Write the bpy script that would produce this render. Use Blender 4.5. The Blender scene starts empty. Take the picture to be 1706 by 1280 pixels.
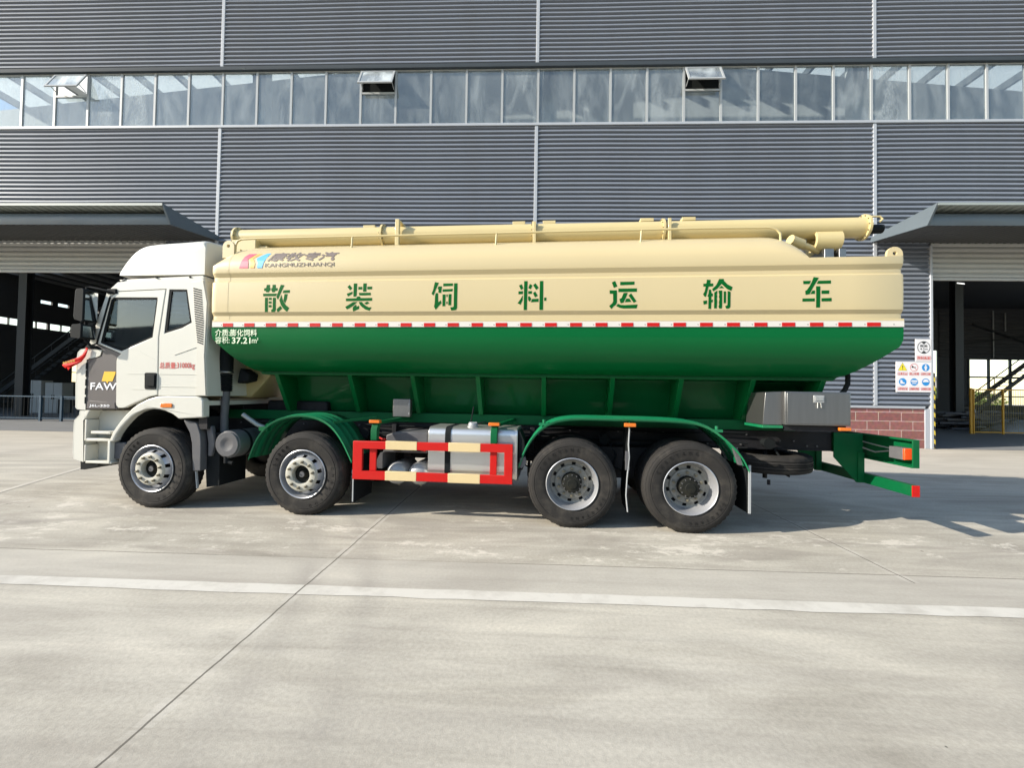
import bpy, bmesh, math, random
from mathutils import Vector, Matrix
from mathutils.geometry import tessellate_polygon
R = math.radians
sc = bpy.context.scene
col = sc.collection

# ------------------------------------------------------------------ camera, sky, sun, exposure
cam_d = bpy.data.cameras.new('camera')
cam = bpy.data.objects.new('camera', cam_d); col.objects.link(cam)
cam_d.sensor_fit = 'HORIZONTAL'; cam_d.sensor_width = 36.0
cam_d.lens = 704.0 / 1706.0 * 36.0
cam_d.clip_start = 0.05; cam_d.clip_end = 2000
def cam_axes(yaw, pitch, roll):
    r = Vector((math.cos(yaw), math.sin(yaw), 0)); f0 = Vector((-math.sin(yaw), math.cos(yaw), 0)); u = Vector((0, 0, 1))
    f = math.cos(pitch)*f0 + math.sin(pitch)*u; u2 = -math.sin(pitch)*f0 + math.cos(pitch)*u
    return math.cos(roll)*r + math.sin(roll)*u2, f, -math.sin(roll)*r + math.cos(roll)*u2
cr, cf, cu = cam_axes(0.1015, 0.0218, 0.0157)
M4 = Matrix((( cr.x, cu.x, -cf.x, 5.2468), (cr.y, cu.y, -cf.y, -5.0648), (cr.z, cu.z, -cf.z, 1.585), (0, 0, 0, 1)))
cam.matrix_world = M4
sc.camera = cam

SUN_TRAVEL = Vector((1.04, 0.42, -0.57)).normalized()
w = bpy.data.worlds.new('World'); sc.world = w; w.use_nodes = True
nt = w.node_tree; bg = nt.nodes['Background']
sky = nt.nodes.new('ShaderNodeTexSky'); sky.sky_type = 'NISHITA'; sky.sun_disc = False
sky.sun_elevation = math.asin(-SUN_TRAVEL.z); sky.sun_rotation = math.atan2(-SUN_TRAVEL.x, -SUN_TRAVEL.y) % (2*math.pi)
sky.air_density = 1.2; sky.dust_density = 0.6; sky.ozone_density = 1.0
nt.links.new(sky.outputs[0], bg.inputs[0]); bg.inputs[1].default_value = 0.15
sun_d = bpy.data.lights.new('sun', 'SUN'); sun_d.energy = 4.7; sun_d.angle = R(0.5); sun_d.color = (1.0, 0.92, 0.80)
sun = bpy.data.objects.new('sun', sun_d); col.objects.link(sun)
sun.rotation_euler = SUN_TRAVEL.to_track_quat('-Z', 'Y').to_euler(); sun.location = (0, 0, 30)
sc.view_settings.view_transform = 'Standard'; sc.view_settings.look = 'None'
sc.view_settings.exposure = 0.85; sc.view_settings.gamma = 1.0

# ------------------------------------------------------------------ helpers
def srgb(r, g, b):
    f = lambda c: (c/255/12.92) if c <= 10 else ((c/255+0.055)/1.055)**2.4
    return (f(r), f(g), f(b), 1)

def mat(name, rgb, rough=0.5, metal=0.0, coat=0.0, var=0.06, scale=6.0, bump=0.0, bscale=60.0, spec=0.5, dirt=0.0, dirt_rgb=(0.25, 0.22, 0.17), stretch=(1, 1, 1)):
    m = bpy.data.materials.new(name); m.use_nodes = True
    n = m.node_tree.nodes; l = m.node_tree.links; p = n['Principled BSDF']
    p.inputs['Roughness'].default_value = rough; p.inputs['Metallic'].default_value = metal
    p.inputs['Coat Weight'].default_value = coat; p.inputs['Coat Roughness'].default_value = 0.08
    p.inputs['Specular IOR Level'].default_value = spec
    tc = n.new('ShaderNodeTexCoord'); mp = n.new('ShaderNodeMapping'); mp.inputs['Scale'].default_value = stretch
    l.new(tc.outputs['Object'], mp.inputs[0])
    nz = n.new('ShaderNodeTexNoise'); nz.inputs['Scale'].default_value = scale; nz.inputs['Detail'].default_value = 6
    l.new(mp.outputs[0], nz.inputs['Vector'])
    mx = n.new('ShaderNodeMix'); mx.data_type = 'RGBA'
    c = Vector(rgb[:3])
    mx.inputs['A'].default_value = (*(c*(1-var)), 1); mx.inputs['B'].default_value = (*[min(1, v*(1+var)) for v in c], 1)
    l.new(nz.outputs['Fac'], mx.inputs['Factor'])
    out = mx.outputs['Result']
    if dirt > 0:
        n2 = n.new('ShaderNodeTexNoise'); n2.inputs['Scale'].default_value = scale*0.45; n2.inputs['Detail'].default_value = 9; n2.inputs['Roughness'].default_value = 0.7
        l.new(mp.outputs[0], n2.inputs['Vector'])
        rp = n.new('ShaderNodeValToRGB'); rp.color_ramp.elements[0].position = 0.5; rp.color_ramp.elements[1].position = 0.78
        rp.color_ramp.elements[1].color = (dirt, dirt, dirt, 1)
        l.new(n2.outputs['Fac'], rp.inputs[0])
        m2 = n.new('ShaderNodeMix'); m2.data_type = 'RGBA'; m2.inputs['B'].default_value = (*dirt_rgb, 1)
        l.new(rp.outputs[0], m2.inputs['Factor']); l.new(out, m2.inputs['A']); out = m2.outputs['Result']
    l.new(out, p.inputs['Base Color'])
    if bump > 0:
        n3 = n.new('ShaderNodeTexNoise'); n3.inputs['Scale'].default_value = bscale; n3.inputs['Detail'].default_value = 4
        l.new(mp.outputs[0], n3.inputs['Vector'])
        b = n.new('ShaderNodeBump'); b.inputs['Strength'].default_value = bump; b.inputs['Distance'].default_value = 0.01
        l.new(n3.outputs['Fac'], b.inputs['Height']); l.new(b.outputs[0], p.inputs['Normal'])
    return m

def glass(name, tint, trans, dirty=0.0, rough=0.03, dirt_scale=3.0):
    """thin window glass: see-through part, mirror part by fresnel, a film of dirt"""
    m = bpy.data.materials.new(name); m.use_nodes = True
    n = m.node_tree.nodes; l = m.node_tree.links; n.remove(n['Principled BSDF'])
    o = n['Material Output']
    t = n.new('ShaderNodeBsdfTransparent'); t.inputs[0].default_value = (*[c*trans for c in tint], 1)
    g = n.new('ShaderNodeBsdfGlossy'); g.inputs['Roughness'].default_value = rough; g.inputs[0].default_value = (.9, .95, 1, 1)
    lw = n.new('ShaderNodeLayerWeight'); lw.inputs[0].default_value = .5
    pw_ = n.new('ShaderNodeMath'); pw_.operation = 'POWER'; pw_.inputs[1].default_value = 3.5; l.new(lw.outputs['Facing'], pw_.inputs[0])
    fr = n.new('ShaderNodeMath'); fr.operation = 'MULTIPLY_ADD'; fr.inputs[1].default_value = .75; fr.inputs[2].default_value = .07; l.new(pw_.outputs[0], fr.inputs[0])
    mx = n.new('ShaderNodeMixShader'); l.new(fr.outputs[0], mx.inputs[0]); l.new(t.outputs[0], mx.inputs[1]); l.new(g.outputs[0], mx.inputs[2])
    last = mx
    if dirty > 0:
        d = n.new('ShaderNodeBsdfDiffuse'); d.inputs[0].default_value = (.55, .6, .62, 1)
        tc = n.new('ShaderNodeTexCoord'); oi = n.new('ShaderNodeObjectInfo')
        ad = n.new('ShaderNodeVectorMath'); ad.operation = 'ADD'
        sc_ = n.new('ShaderNodeVectorMath'); sc_.operation = 'MULTIPLY'; sc_.inputs[1].default_value = (1.0, 1, .35)
        mul = n.new('ShaderNodeMath'); mul.operation = 'MULTIPLY'; mul.inputs[1].default_value = 57.0
        l.new(oi.outputs['Random'], mul.inputs[0])
        l.new(tc.outputs['Object'], sc_.inputs[0]); l.new(sc_.outputs[0], ad.inputs[0]); l.new(mul.outputs[0], ad.inputs[1])
        nz = n.new('ShaderNodeTexNoise'); nz.inputs['Scale'].default_value = dirt_scale; nz.inputs['Detail'].default_value = 8; nz.inputs['Distortion'].default_value = 1.2
        l.new(ad.outputs[0], nz.inputs['Vector'])
        rp = n.new('ShaderNodeValToRGB'); rp.color_ramp.elements[0].position = .4; rp.color_ramp.elements[1].position = .75
        rp.color_ramp.elements[0].color = (dirty*.45,)*3 + (1,); rp.color_ramp.elements[1].color = (min(1, dirty*1.5),)*3 + (1,)
        l.new(nz.outputs['Fac'], rp.inputs[0])
        fm = n.new('ShaderNodeTexNoise'); fm.inputs['Scale'].default_value = 9; fm.inputs['Detail'].default_value = 5; fm.inputs['Distortion'].default_value = 2.5
        l.new(ad.outputs[0], fm.inputs['Vector'])
        fr2 = n.new('ShaderNodeValToRGB'); fr2.color_ramp.elements[0].position = .44; fr2.color_ramp.elements[1].position = .64; l.new(fm.outputs['Fac'], fr2.inputs[0])
        pick = n.new('ShaderNodeMath'); pick.operation = 'GREATER_THAN'; pick.inputs[1].default_value = .80; l.new(oi.outputs['Random'], pick.inputs[0])
        sx_ = n.new('ShaderNodeSeparateXYZ'); l.new(tc.outputs['Object'], sx_.inputs[0])
        ab = n.new('ShaderNodeMath'); ab.operation = 'ABSOLUTE'; l.new(sx_.outputs['X'], ab.inputs[0])
        lt = n.new('ShaderNodeMath'); lt.operation = 'LESS_THAN'; lt.inputs[1].default_value = .27; l.new(ab.outputs[0], lt.inputs[0])
        k1 = n.new('ShaderNodeMath'); k1.operation = 'MULTIPLY'; l.new(pick.outputs[0], k1.inputs[0]); l.new(lt.outputs[0], k1.inputs[1])
        k2 = n.new('ShaderNodeMath'); k2.operation = 'MULTIPLY'; l.new(k1.outputs[0], k2.inputs[0]); l.new(fr2.outputs[0], k2.inputs[1])
        rs_ = n.new('ShaderNodeMath'); rs_.operation = 'MULTIPLY_ADD'; rs_.inputs[1].default_value = 1.1; rs_.inputs[2].default_value = .45; l.new(oi.outputs['Random'], rs_.inputs[0])
        k3 = n.new('ShaderNodeMath'); k3.operation = 'MULTIPLY'; l.new(rp.outputs[0], k3.inputs[0]); l.new(rs_.outputs[0], k3.inputs[1])
        k4 = n.new('ShaderNodeMath'); k4.operation = 'MULTIPLY_ADD'; k4.use_clamp = True; k4.inputs[1].default_value = .16; l.new(k2.outputs[0], k4.inputs[0]); l.new(k3.outputs[0], k4.inputs[2])
        m2 = n.new('ShaderNodeMixShader'); l.new(k4.outputs[0], m2.inputs[0]); l.new(mx.outputs[0], m2.inputs[1]); l.new(d.outputs[0], m2.inputs[2])
        last = m2
    l.new(last.outputs[0], o.inputs[0])
    return m

class MB:
    def __init__(s): s.v = []; s.f = []; s.mi = []
    def add(s, vs, fs, mi=0):
        b = len(s.v); s.v += [tuple(v) for v in vs]; s.f += [[b+i for i in f] for f in fs]; s.mi += [mi]*len(fs); return s
    def box(s, x0, x1, y0, y1, z0, z1, mi=0):
        v = [(x, y, z) for x in (x0, x1) for y in (y0, y1) for z in (z0, z1)]
        return s.add(v, [(0, 1, 3, 2), (4, 6, 7, 5), (0, 4, 5, 1), (2, 3, 7, 6), (0, 2, 6, 4), (1, 5, 7, 3)], mi)
    def bar(s, a, b, wd, ht, up=(0, 0, 1), mi=0):
        a = Vector(a); b = Vector(b); d = (b-a).normalized(); u = Vector(up); sd = d.cross(u)
        if sd.length < 1e-4: sd = d.cross(Vector((1, 0, 0)))
        sd.normalize(); u = sd.cross(d).normalized()
        v = [p + sd*(i*wd/2) + u*(j*ht/2) for p in (a, b) for i in (-1, 1) for j in (-1, 1)]
        return s.add(v, [(0, 1, 3, 2), (4, 6, 7, 5), (0, 4, 5, 1), (2, 3, 7, 6), (0, 2, 6, 4), (1, 5, 7, 3)], mi)
    def tube(s, pts, r, n=10, cap=True, mi=0):
        pts = [Vector(p) for p in pts]; rs = r if isinstance(r, (list, tuple)) else [r]*len(pts); rings = []
        pu = None
        for i, p in enumerate(pts):
            d = ((pts[min(i+1, len(pts)-1)]-pts[max(i-1, 0)])).normalized()
            if pu is None:
                pu = Vector((0, 0, 1)) if abs(d.z) < .9 else Vector((0, 1, 0))
            sd = d.cross(pu).normalized(); pu = sd.cross(d).normalized()
            rings.append([p + (sd*math.cos(2*math.pi*k/n) + pu*math.sin(2*math.pi*k/n))*rs[i] for k in range(n)])
        vs = [v for r_ in rings for v in r_]; fs = []
        for i in range(len(pts)-1):
            for k in range(n): fs.append((i*n+k, i*n+(k+1) % n, (i+1)*n+(k+1) % n, (i+1)*n+k))
        if cap: fs.append(tuple(range(n))[::-1]); fs.append(tuple((len(pts)-1)*n+k for k in range(n)))
        return s.add(vs, fs, mi)
    def lathe(s, prof, n=48, c=(0, 0, 0), axis='Y', mod=None, skip=None, mi=0):
        vs = []; fs = []
        for i, (r, a) in enumerate(prof):
            for k in range(n):
                t = 2*math.pi*k/n; rr = r + (mod(i, k) if mod else 0)
                q = (rr*math.cos(t), a, rr*math.sin(t)) if axis == 'Y' else ((a, rr*math.cos(t), rr*math.sin(t)) if axis == 'X' else (rr*math.cos(t), rr*math.sin(t), a))
                vs.append((q[0]+c[0], q[1]+c[1], q[2]+c[2]))
        for i in range(len(prof)-1):
            for k in range(n):
                if skip and skip(i, k): continue
                fs.append((i*n+k, i*n+(k+1) % n, (i+1)*n+(k+1) % n, (i+1)*n+k))
        return s.add(vs, fs, mi)
    def prism(s, poly, y0, y1, holes=(), mi=0, plane='XZ'):
        """polygon (with holes) in XZ, pulled out along Y"""
        loops = [[Vector((p[0], p[1], 0)) for p in lp] for lp in [poly]+list(holes)]
        tris = tessellate_polygon(loops); flat = [p for lp in loops for p in lp]; n = len(flat)
        mk = (lambda p, y: (p.x, y, p.y)) if plane == 'XZ' else (lambda p, y: (y, p.x, p.y))
        vs = [mk(p, y0) for p in flat] + [mk(p, y1) for p in flat]
        fs = [tuple(t) for t in tris] + [tuple(i+n for i in t[::-1]) for t in tris]
        b = 0
        for lp in loops:
            k = len(lp)
            for i in range(k): fs.append((b+i, b+(i+1) % k, b+(i+1) % k+n, b+i+n))
            b += k
        return s.add(vs, fs, mi)
    def loft(s, secs, close=False, cap=False, mi=0):
        n = len(secs[0]); vs = [p for q in secs for p in q]; fs = []
        for i in range(len(secs)-1):
            for k in range(n if close else n-1): fs.append((i*n+k, i*n+(k+1) % n, (i+1)*n+(k+1) % n, (i+1)*n+k))
        if cap: fs.append(tuple(range(n))[::-1]); fs.append(tuple((len(secs)-1)*n+k for k in range(n)))
        return s.add(vs, fs, mi)
    def build(s, name, m, parent=None, smooth=None, bevel=0, bseg=2, solid=0):
        me = bpy.data.meshes.new(name); me.from_pydata(s.v, [], s.f); 
        ms = m if isinstance(m, (list, tuple)) else [m]
        for q in ms: me.materials.append(q)
        for i, p in enumerate(me.polygons): p.material_index = s.mi[i]
        bm = bmesh.new(); bm.from_mesh(me)
        bmesh.ops.remove_doubles(bm, verts=bm.verts, dist=1e-5)
        bmesh.ops.recalc_face_normals(bm, faces=bm.faces)
        bm.to_mesh(me); bm.free()
        if smooth:
            for p in me.polygons: p.use_smooth = True
            me.set_sharp_from_angle(angle=R(smooth))
        me.update()
        o = bpy.data.objects.new(name, me); col.objects.link(o)
        if parent: o.parent = parent
        if solid:
            md = o.modifiers.new('solid', 'SOLIDIFY'); md.thickness = solid; md.offset = 0
        if bevel:
            md = o.modifiers.new('bevel', 'BEVEL'); md.width = bevel; md.segments = bseg; md.limit_method = 'ANGLE'; md.angle_limit = R(35); md.harden_normals = False
            for p in me.polygons: p.use_smooth = True
            if not smooth: me.set_sharp_from_angle(angle=R(30))
        return o

def tag(o, label=None, cat=None, group=None, kind=None):
    if label: o['label'] = label
    if cat: o['category'] = cat
    if group: o['group'] = group
    if kind: o['kind'] = kind
    return o
def empty(name, loc=(0, 0, 0), rz=0, **k):
    o = bpy.data.objects.new(name, None); col.objects.link(o); o.location = loc; o.rotation_euler = (0, 0, rz); o.empty_display_size = .3
    return tag(o, **k)
def dup(o, parent=None, loc=None):
    c = o.copy(); col.objects.link(c)
    if parent: c.parent = parent
    if loc is not None: c.location = loc
    for ch in list(o.children): dup(ch, c)
    return c

def text(mb, body, x, y, z, h=None, wd=None, bold=0.0, mi=0, shear=0.0, plane='XZ', fn=None):
    """heavier strokes are struck several times, each a hair further out"""
    if bold > .004:
        k = bold*(h or .1)
        for i, (dx, dz) in enumerate(((0, 0), (-1, .4), (1, -.4), (.4, 1), (-.4, -1))):
            text(mb, body, x+dx*k, y-.00025*i, z+dz*k, h, wd, 0.0, mi, shear, plane, fn)
        return
    """lettering from the built-in font, fitted into a box with its lower left corner at x, z"""
    c = bpy.data.curves.new('lettering', 'FONT'); c.body = body; c.offset = bold; c.shear = shear; c.resolution_u = 3
    o = bpy.data.objects.new('lettering', c); col.objects.link(o)
    me = bpy.data.meshes.new_from_object(o.evaluated_get(bpy.context.evaluated_depsgraph_get()))
    vs = [v.co.copy() for v in me.vertices]; fs = [tuple(p.vertices) for p in me.polygons]
    bpy.data.objects.remove(o); bpy.data.curves.remove(c); bpy.data.meshes.remove(me)
    x0 = min(v.x for v in vs); x1 = max(v.x for v in vs); y0 = min(v.y for v in vs); y1 = max(v.y for v in vs)
    sz = h/(y1-y0) if h else wd/(x1-x0); sx = wd/(x1-x0) if wd else sz
    out = []
    for v in vs:
        px, pz = x+(v.x-x0)*sx, z+(v.y-y0)*sz
        yy = fn(px, pz) if fn else y
        out.append((px, yy, pz) if plane == 'XZ' else (yy, px, pz))
    mb.add(out, fs, mi)

# ------------------------------------------------------------------ materials
CREAM = mat('cream_paint', (.525, .430, .237), .40, coat=.30, bump=.22, bscale=1.4, var=.03, scale=1.3, dirt=.10, dirt_rgb=(.5, .38, .2), stretch=(1, 1, .35))
CREAM2 = mat('cream_pipe_paint', (.53, .435, .215), .42, coat=.2, var=.05, scale=2, dirt=.18, dirt_rgb=(.5, .4, .2))
GREEN = mat('green_paint', (.0005, .100, .025), .40, coat=.18, spec=.12, bump=.20, bscale=1.3, var=.10, scale=1.2, dirt=.12, dirt_rgb=(.03, .12, .05), stretch=(.5, 1, 1.4))
GREEN2 = mat('green_frame_paint', (.001, .085, .027), .5, coat=.0, spec=.15, var=.12, scale=5, dirt=.2, dirt_rgb=(.05, .12, .06))
FENDER = mat('green_plastic_fender', (.006, .15, .06), .4, coat=.1, spec=.35, var=.1, scale=4, dirt=.15, dirt_rgb=(.2, .3, .2))
WHITE = mat('cab_white_paint', (.56, .55, .49), .34, coat=.2, var=.02, scale=1.5, dirt=.08, dirt_rgb=(.5, .47, .38))
WHITE2 = mat('cab_plastic_white', (.53, .515, .45), .48, var=.03, scale=2, dirt=.12, dirt_rgb=(.45, .4, .3))
GREYP = mat('dark_grey_paint', (.075, .066, .066), .42, coat=.15, var=.08, scale=3)
BLACK = mat('black_chassis', (.013, .013, .015), .6, var=.3, scale=8, bump=.15, spec=.25, dirt=.35, dirt_rgb=(.06, .055, .045))
BLKP = mat('black_plastic', (.010, .012, .013), .75, var=.2, scale=9, spec=.12)
GREYPL = mat('grey_plastic', (.095, .095, .10), .55, var=.12, scale=9, spec=.25, dirt=.2, dirt_rgb=(.25, .23, .2))
RUBBER = mat('tyre_rubber', (.024, .0225, .021), .8, var=.25, scale=7, spec=.2, bump=.12, bscale=90, dirt=.55, dirt_rgb=(.11, .098, .08))
RIM = mat('silver_rim', (.40, .41, .43), .36, metal=.55, var=.05, scale=10, dirt=.25, dirt_rgb=(.35, .32, .26))
HUBP = mat('hub_cream', (.38, .37, .315), .5, var=.12, scale=14, dirt=.5, dirt_rgb=(.25, .21, .13))
DISCG = mat('grey_disc', (.25, .245, .22), .5, metal=.2, var=.15, scale=14, dirt=.5, dirt_rgb=(.12, .10, .06))
HUBD = mat('hub_dark', (.012, .013, .011), .7, var=.4, scale=20, dirt=.35, dirt_rgb=(.06, .05, .03), spec=.15)
NUT = mat('nut_steel', (.22, .20, .15), .45, metal=.7, var=.2, scale=40)
ALU = mat('brushed_aluminium', (.66, .65, .62), .34, metal=.85, var=.08, scale=3, stretch=(1, 1, 14), bump=.05, bscale=30)
STEEL = mat('stainless_sheet', (.24, .24, .235), .36, metal=.9, var=.12, scale=2.5, stretch=(10, 1, .6), bump=.05, bscale=40)
REDP = mat('red_reflective', (.46, .006, .004), .45, var=.10, scale=8, spec=.3, dirt=.2, dirt_rgb=(.2, .05, .03))
TAPEW = mat('white_reflective', (.60, .57, .52), .42, var=.04, scale=8)
CREAMG = mat('guard_cream', (.60, .47, .25), .45, var=.05, scale=5, dirt=.25, dirt_rgb=(.35, .27, .15))
AMBER = mat('amber_lens', (.62, .15, .012), .22, coat=.5, var=.1, scale=30)
TAILR = mat('orange_red_lens', (.80, .09, .02), .2, coat=.5, var=.1, scale=30)
RIBBON = mat('red_silk', (.55, .008, .006), .6, var=.15, scale=12, spec=.15)
GOLD = mat('gold_print', (.75, .42, .08), .45, var=.1)
LETGREEN = mat('green_stencil', (.001, .09, .014), .6, spec=.1, var=.12, scale=9)
LETWHITE = mat('pale_green_lettering', (.62, .72, .52), .5, var=.1)
LETRED = mat('red_lettering', (.50, .07, .06), .5, var=.2)
LETGREY = mat('grey_brown_lettering', (.17, .135, .115), .5, var=.1)
LETSIL = mat('silver_lettering', (.78, .78, .80), .35, var=.05)
L_RED = mat('logo_red', (.62, .10, .15), .45, var=.06); L_OR = mat('logo_orange', (.80, .38, .08), .45, var=.06); L_BL = mat('logo_blue', (.09, .38, .70), .45, var=.06)
YEL = mat('yellow_logo', (.72, .42, .02), .4, var=.05)
CABGLASS = glass('cab_glass', (.75, .82, .85), .62)
MIRG = mat('mirror_glass', (.75, .78, .8), .06, metal=1.0, var=.01)
INTER = mat('cab_interior', (.10, .10, .10), .7, var=.2, scale=12)
SEATM = mat('seat_fabric', (.22, .20, .17), .85, var=.2, scale=30, bump=.1)
CURT = mat('yellow_curtain', (.42, .33, .12), .8, var=.1)
# building
CLAD = mat('grey_cladding', (.152, .170, .203), .45, var=.10, scale=.5, dirt=.30, dirt_rgb=(.13, .13, .135), stretch=(2.2, 1, .12), spec=.5)
TRIM = mat('pale_grey_trim', (.36, .38, .41), .42, var=.05, scale=2)
TRIMD = mat('dark_grey_trim', (.045, .055, .065), .75, var=.1, scale=2, spec=.15)
FASCIA = mat('slate_fascia', (.10, .125, .145), .42, var=.15, scale=.8, stretch=(.5, 1, 2))
SOFFIT = mat('dark_soffit', (.06, .062, .062), .6, var=.15, scale=3)
ROOFSH = mat('grey_green_roof_sheet', (.28, .31, .29), .5, var=.1, scale=2)
SHUT = mat('shutter_slats', (.40, .40, .38), .42, var=.06, scale=1.5, dirt=.2, dirt_rgb=(.28, .26, .22))
FRAME = mat('aluminium_window_frame', (.34, .355, .36), .4, var=.05, scale=3)
WINGLASS = glass('hall_window_glass', (.88, .93, .94), .82, dirty=.17, dirt_scale=1.8)
FLAPGLASS = glass('flap_glass', (.8, .88, .92), .55, dirty=.5, dirt_scale=1.5)
PART = mat('pale_partition', (.50, .52, .52), .7, var=.06, scale=.5)
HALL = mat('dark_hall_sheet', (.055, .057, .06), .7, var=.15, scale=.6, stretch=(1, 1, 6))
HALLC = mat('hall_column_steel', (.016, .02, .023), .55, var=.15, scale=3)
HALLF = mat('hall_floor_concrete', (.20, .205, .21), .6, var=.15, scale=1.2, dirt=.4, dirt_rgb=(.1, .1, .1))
CABW = mat('cabinet_grey', (.42, .42, .40), .55, var=.05)
BLUEP = mat('blue_steel_paint', (.006, .045, .085), .5, var=.1)
YELP = mat('yellow_steel_paint', (.62, .30, .01), .45, var=.08, scale=12)
WIRE = mat('mesh_wire', (.30, .24, .08), .5, var=.1)
SIGNW = mat('white_sign_board', (.70, .68, .68), .4, var=.02)
SBLUE = mat('sign_blue', (.01, .22, .55), .45, var=.04); SYEL = mat('sign_yellow', (.75, .62, .02), .45, var=.04)
SRED = mat('sign_red', (.62, .10, .08), .45, var=.04); SBLK = mat('sign_black', (.03, .03, .03), .5, var=.04)
LEAF = mat('leaf_green', (.10, .14, .03), .6, var=.5, scale=3); BARK = mat('bark', (.10, .07, .05), .8, var=.2)
FARB = mat('far_building_render', (.45, .42, .38), .8, var=.06, scale=.2)
PAINTL = None
def translucent(name, rgb):
    m = bpy.data.materials.new(name); m.use_nodes = True; n = m.node_tree.nodes; l = m.node_tree.links; n.remove(n['Principled BSDF'])
    d = n.new('ShaderNodeBsdfDiffuse'); d.inputs[0].default_value = (*rgb, 1); t = n.new('ShaderNodeBsdfTranslucent'); t.inputs[0].default_value = (*rgb, 1)
    x = n.new('ShaderNodeMixShader'); x.inputs[0].default_value = .7; l.new(d.outputs[0], x.inputs[1]); l.new(t.outputs[0], x.inputs[2])
    c = n.new('ShaderNodeBsdfTransparent'); y = n.new('ShaderNodeMixShader'); y.inputs[0].default_value = .06; l.new(x.outputs[0], y.inputs[1]); l.new(c.outputs[0], y.inputs[2]); l.new(y.outputs[0], n['Material Output'].inputs[0])
    return m
SKYL = translucent('translucent_roof_sheet', (.95, .93, .84))

def brick_mat():
    m = bpy.data.materials.new('red_block_tiles'); m.use_nodes = True; n = m.node_tree.nodes; l = m.node_tree.links; p = n['Principled BSDF']; p.inputs['Roughness'].default_value = .7
    tc = n.new('ShaderNodeTexCoord'); mp = n.new('ShaderNodeMapping'); mp.inputs['Rotation'].default_value = (R(90), 0, 0)
    sp = n.new('ShaderNodeSeparateXYZ'); cb = n.new('ShaderNodeCombineXYZ'); l.new(tc.outputs['Object'], sp.inputs[0]); l.new(sp.outputs['X'], cb.inputs['X']); l.new(sp.outputs['Z'], cb.inputs['Y'])
    b = n.new('ShaderNodeTexBrick'); b.inputs['Scale'].default_value = 1; b.inputs['Brick Width'].default_value = .72; b.inputs['Row Height'].default_value = .29; b.inputs['Mortar Size'].default_value = .012
    b.inputs['Color1'].default_value = (.20, .052, .044, 1); b.inputs['Color2'].default_value = (.26, .078, .064, 1); b.inputs['Mortar'].default_value = (.42, .29, .25, 1); b.inputs['Mortar Smooth'].default_value = .2
    l.new(cb.outputs[0], b.inputs['Vector'])
    nz = n.new('ShaderNodeTexNoise'); nz.inputs['Scale'].default_value = 9; nz.inputs['Detail'].default_value = 6; l.new(tc.outputs['Object'], nz.inputs['Vector'])
    mx = n.new('ShaderNodeMix'); mx.data_type = 'RGBA'; mx.blend_type = 'OVERLAY'; mx.inputs['Factor'].default_value = .5; l.new(b.outputs['Color'], mx.inputs['A']); l.new(nz.outputs['Color'], mx.inputs['B'])
    hs = n.new('ShaderNodeHueSaturation'); hs.inputs['Saturation'].default_value = .85; l.new(mx.outputs['Result'], hs.inputs['Color']); l.new(hs.outputs[0], p.inputs['Base Color'])
    bp = n.new('ShaderNodeBump'); bp.inputs['Strength'].default_value = .4; bp.inputs['Distance'].default_value = .01; bp.invert = True; l.new(b.outputs['Fac'], bp.inputs['Height']); l.new(bp.outputs[0], p.inputs['Normal'])
    return m
BRICK = brick_mat()

def hazard_mat():
    m = bpy.data.materials.new('yellow_black_tape'); m.use_nodes = True; n = m.node_tree.nodes; l = m.node_tree.links; p = n['Principled BSDF']; p.inputs['Roughness'].default_value = .5
    tc = n.new('ShaderNodeTexCoord'); wv = n.new('ShaderNodeTexWave'); wv.bands_direction = 'DIAGONAL'; wv.inputs['Scale'].default_value = 2.2; l.new(tc.outputs['Object'], wv.inputs['Vector'])
    rp = n.new('ShaderNodeValToRGB'); rp.color_ramp.interpolation = 'CONSTANT'; rp.color_ramp.elements[0].color = (.02, .02, .02, 1); rp.color_ramp.elements[1].color = (.62, .46, .05, 1); rp.color_ramp.elements[1].position = .5
    l.new(wv.outputs['Fac'], rp.inputs[0]); l.new(rp.outputs[0], p.inputs['Base Color'])
    return m
HAZ = hazard_mat()

# ------------------------------------------------------------------ ground
WB = 0.065                                      # the hall stands turned by this angle to the truck
OW = Vector((17.1303, 9.8898, 0))               # corner of the hall beside its right door

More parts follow.
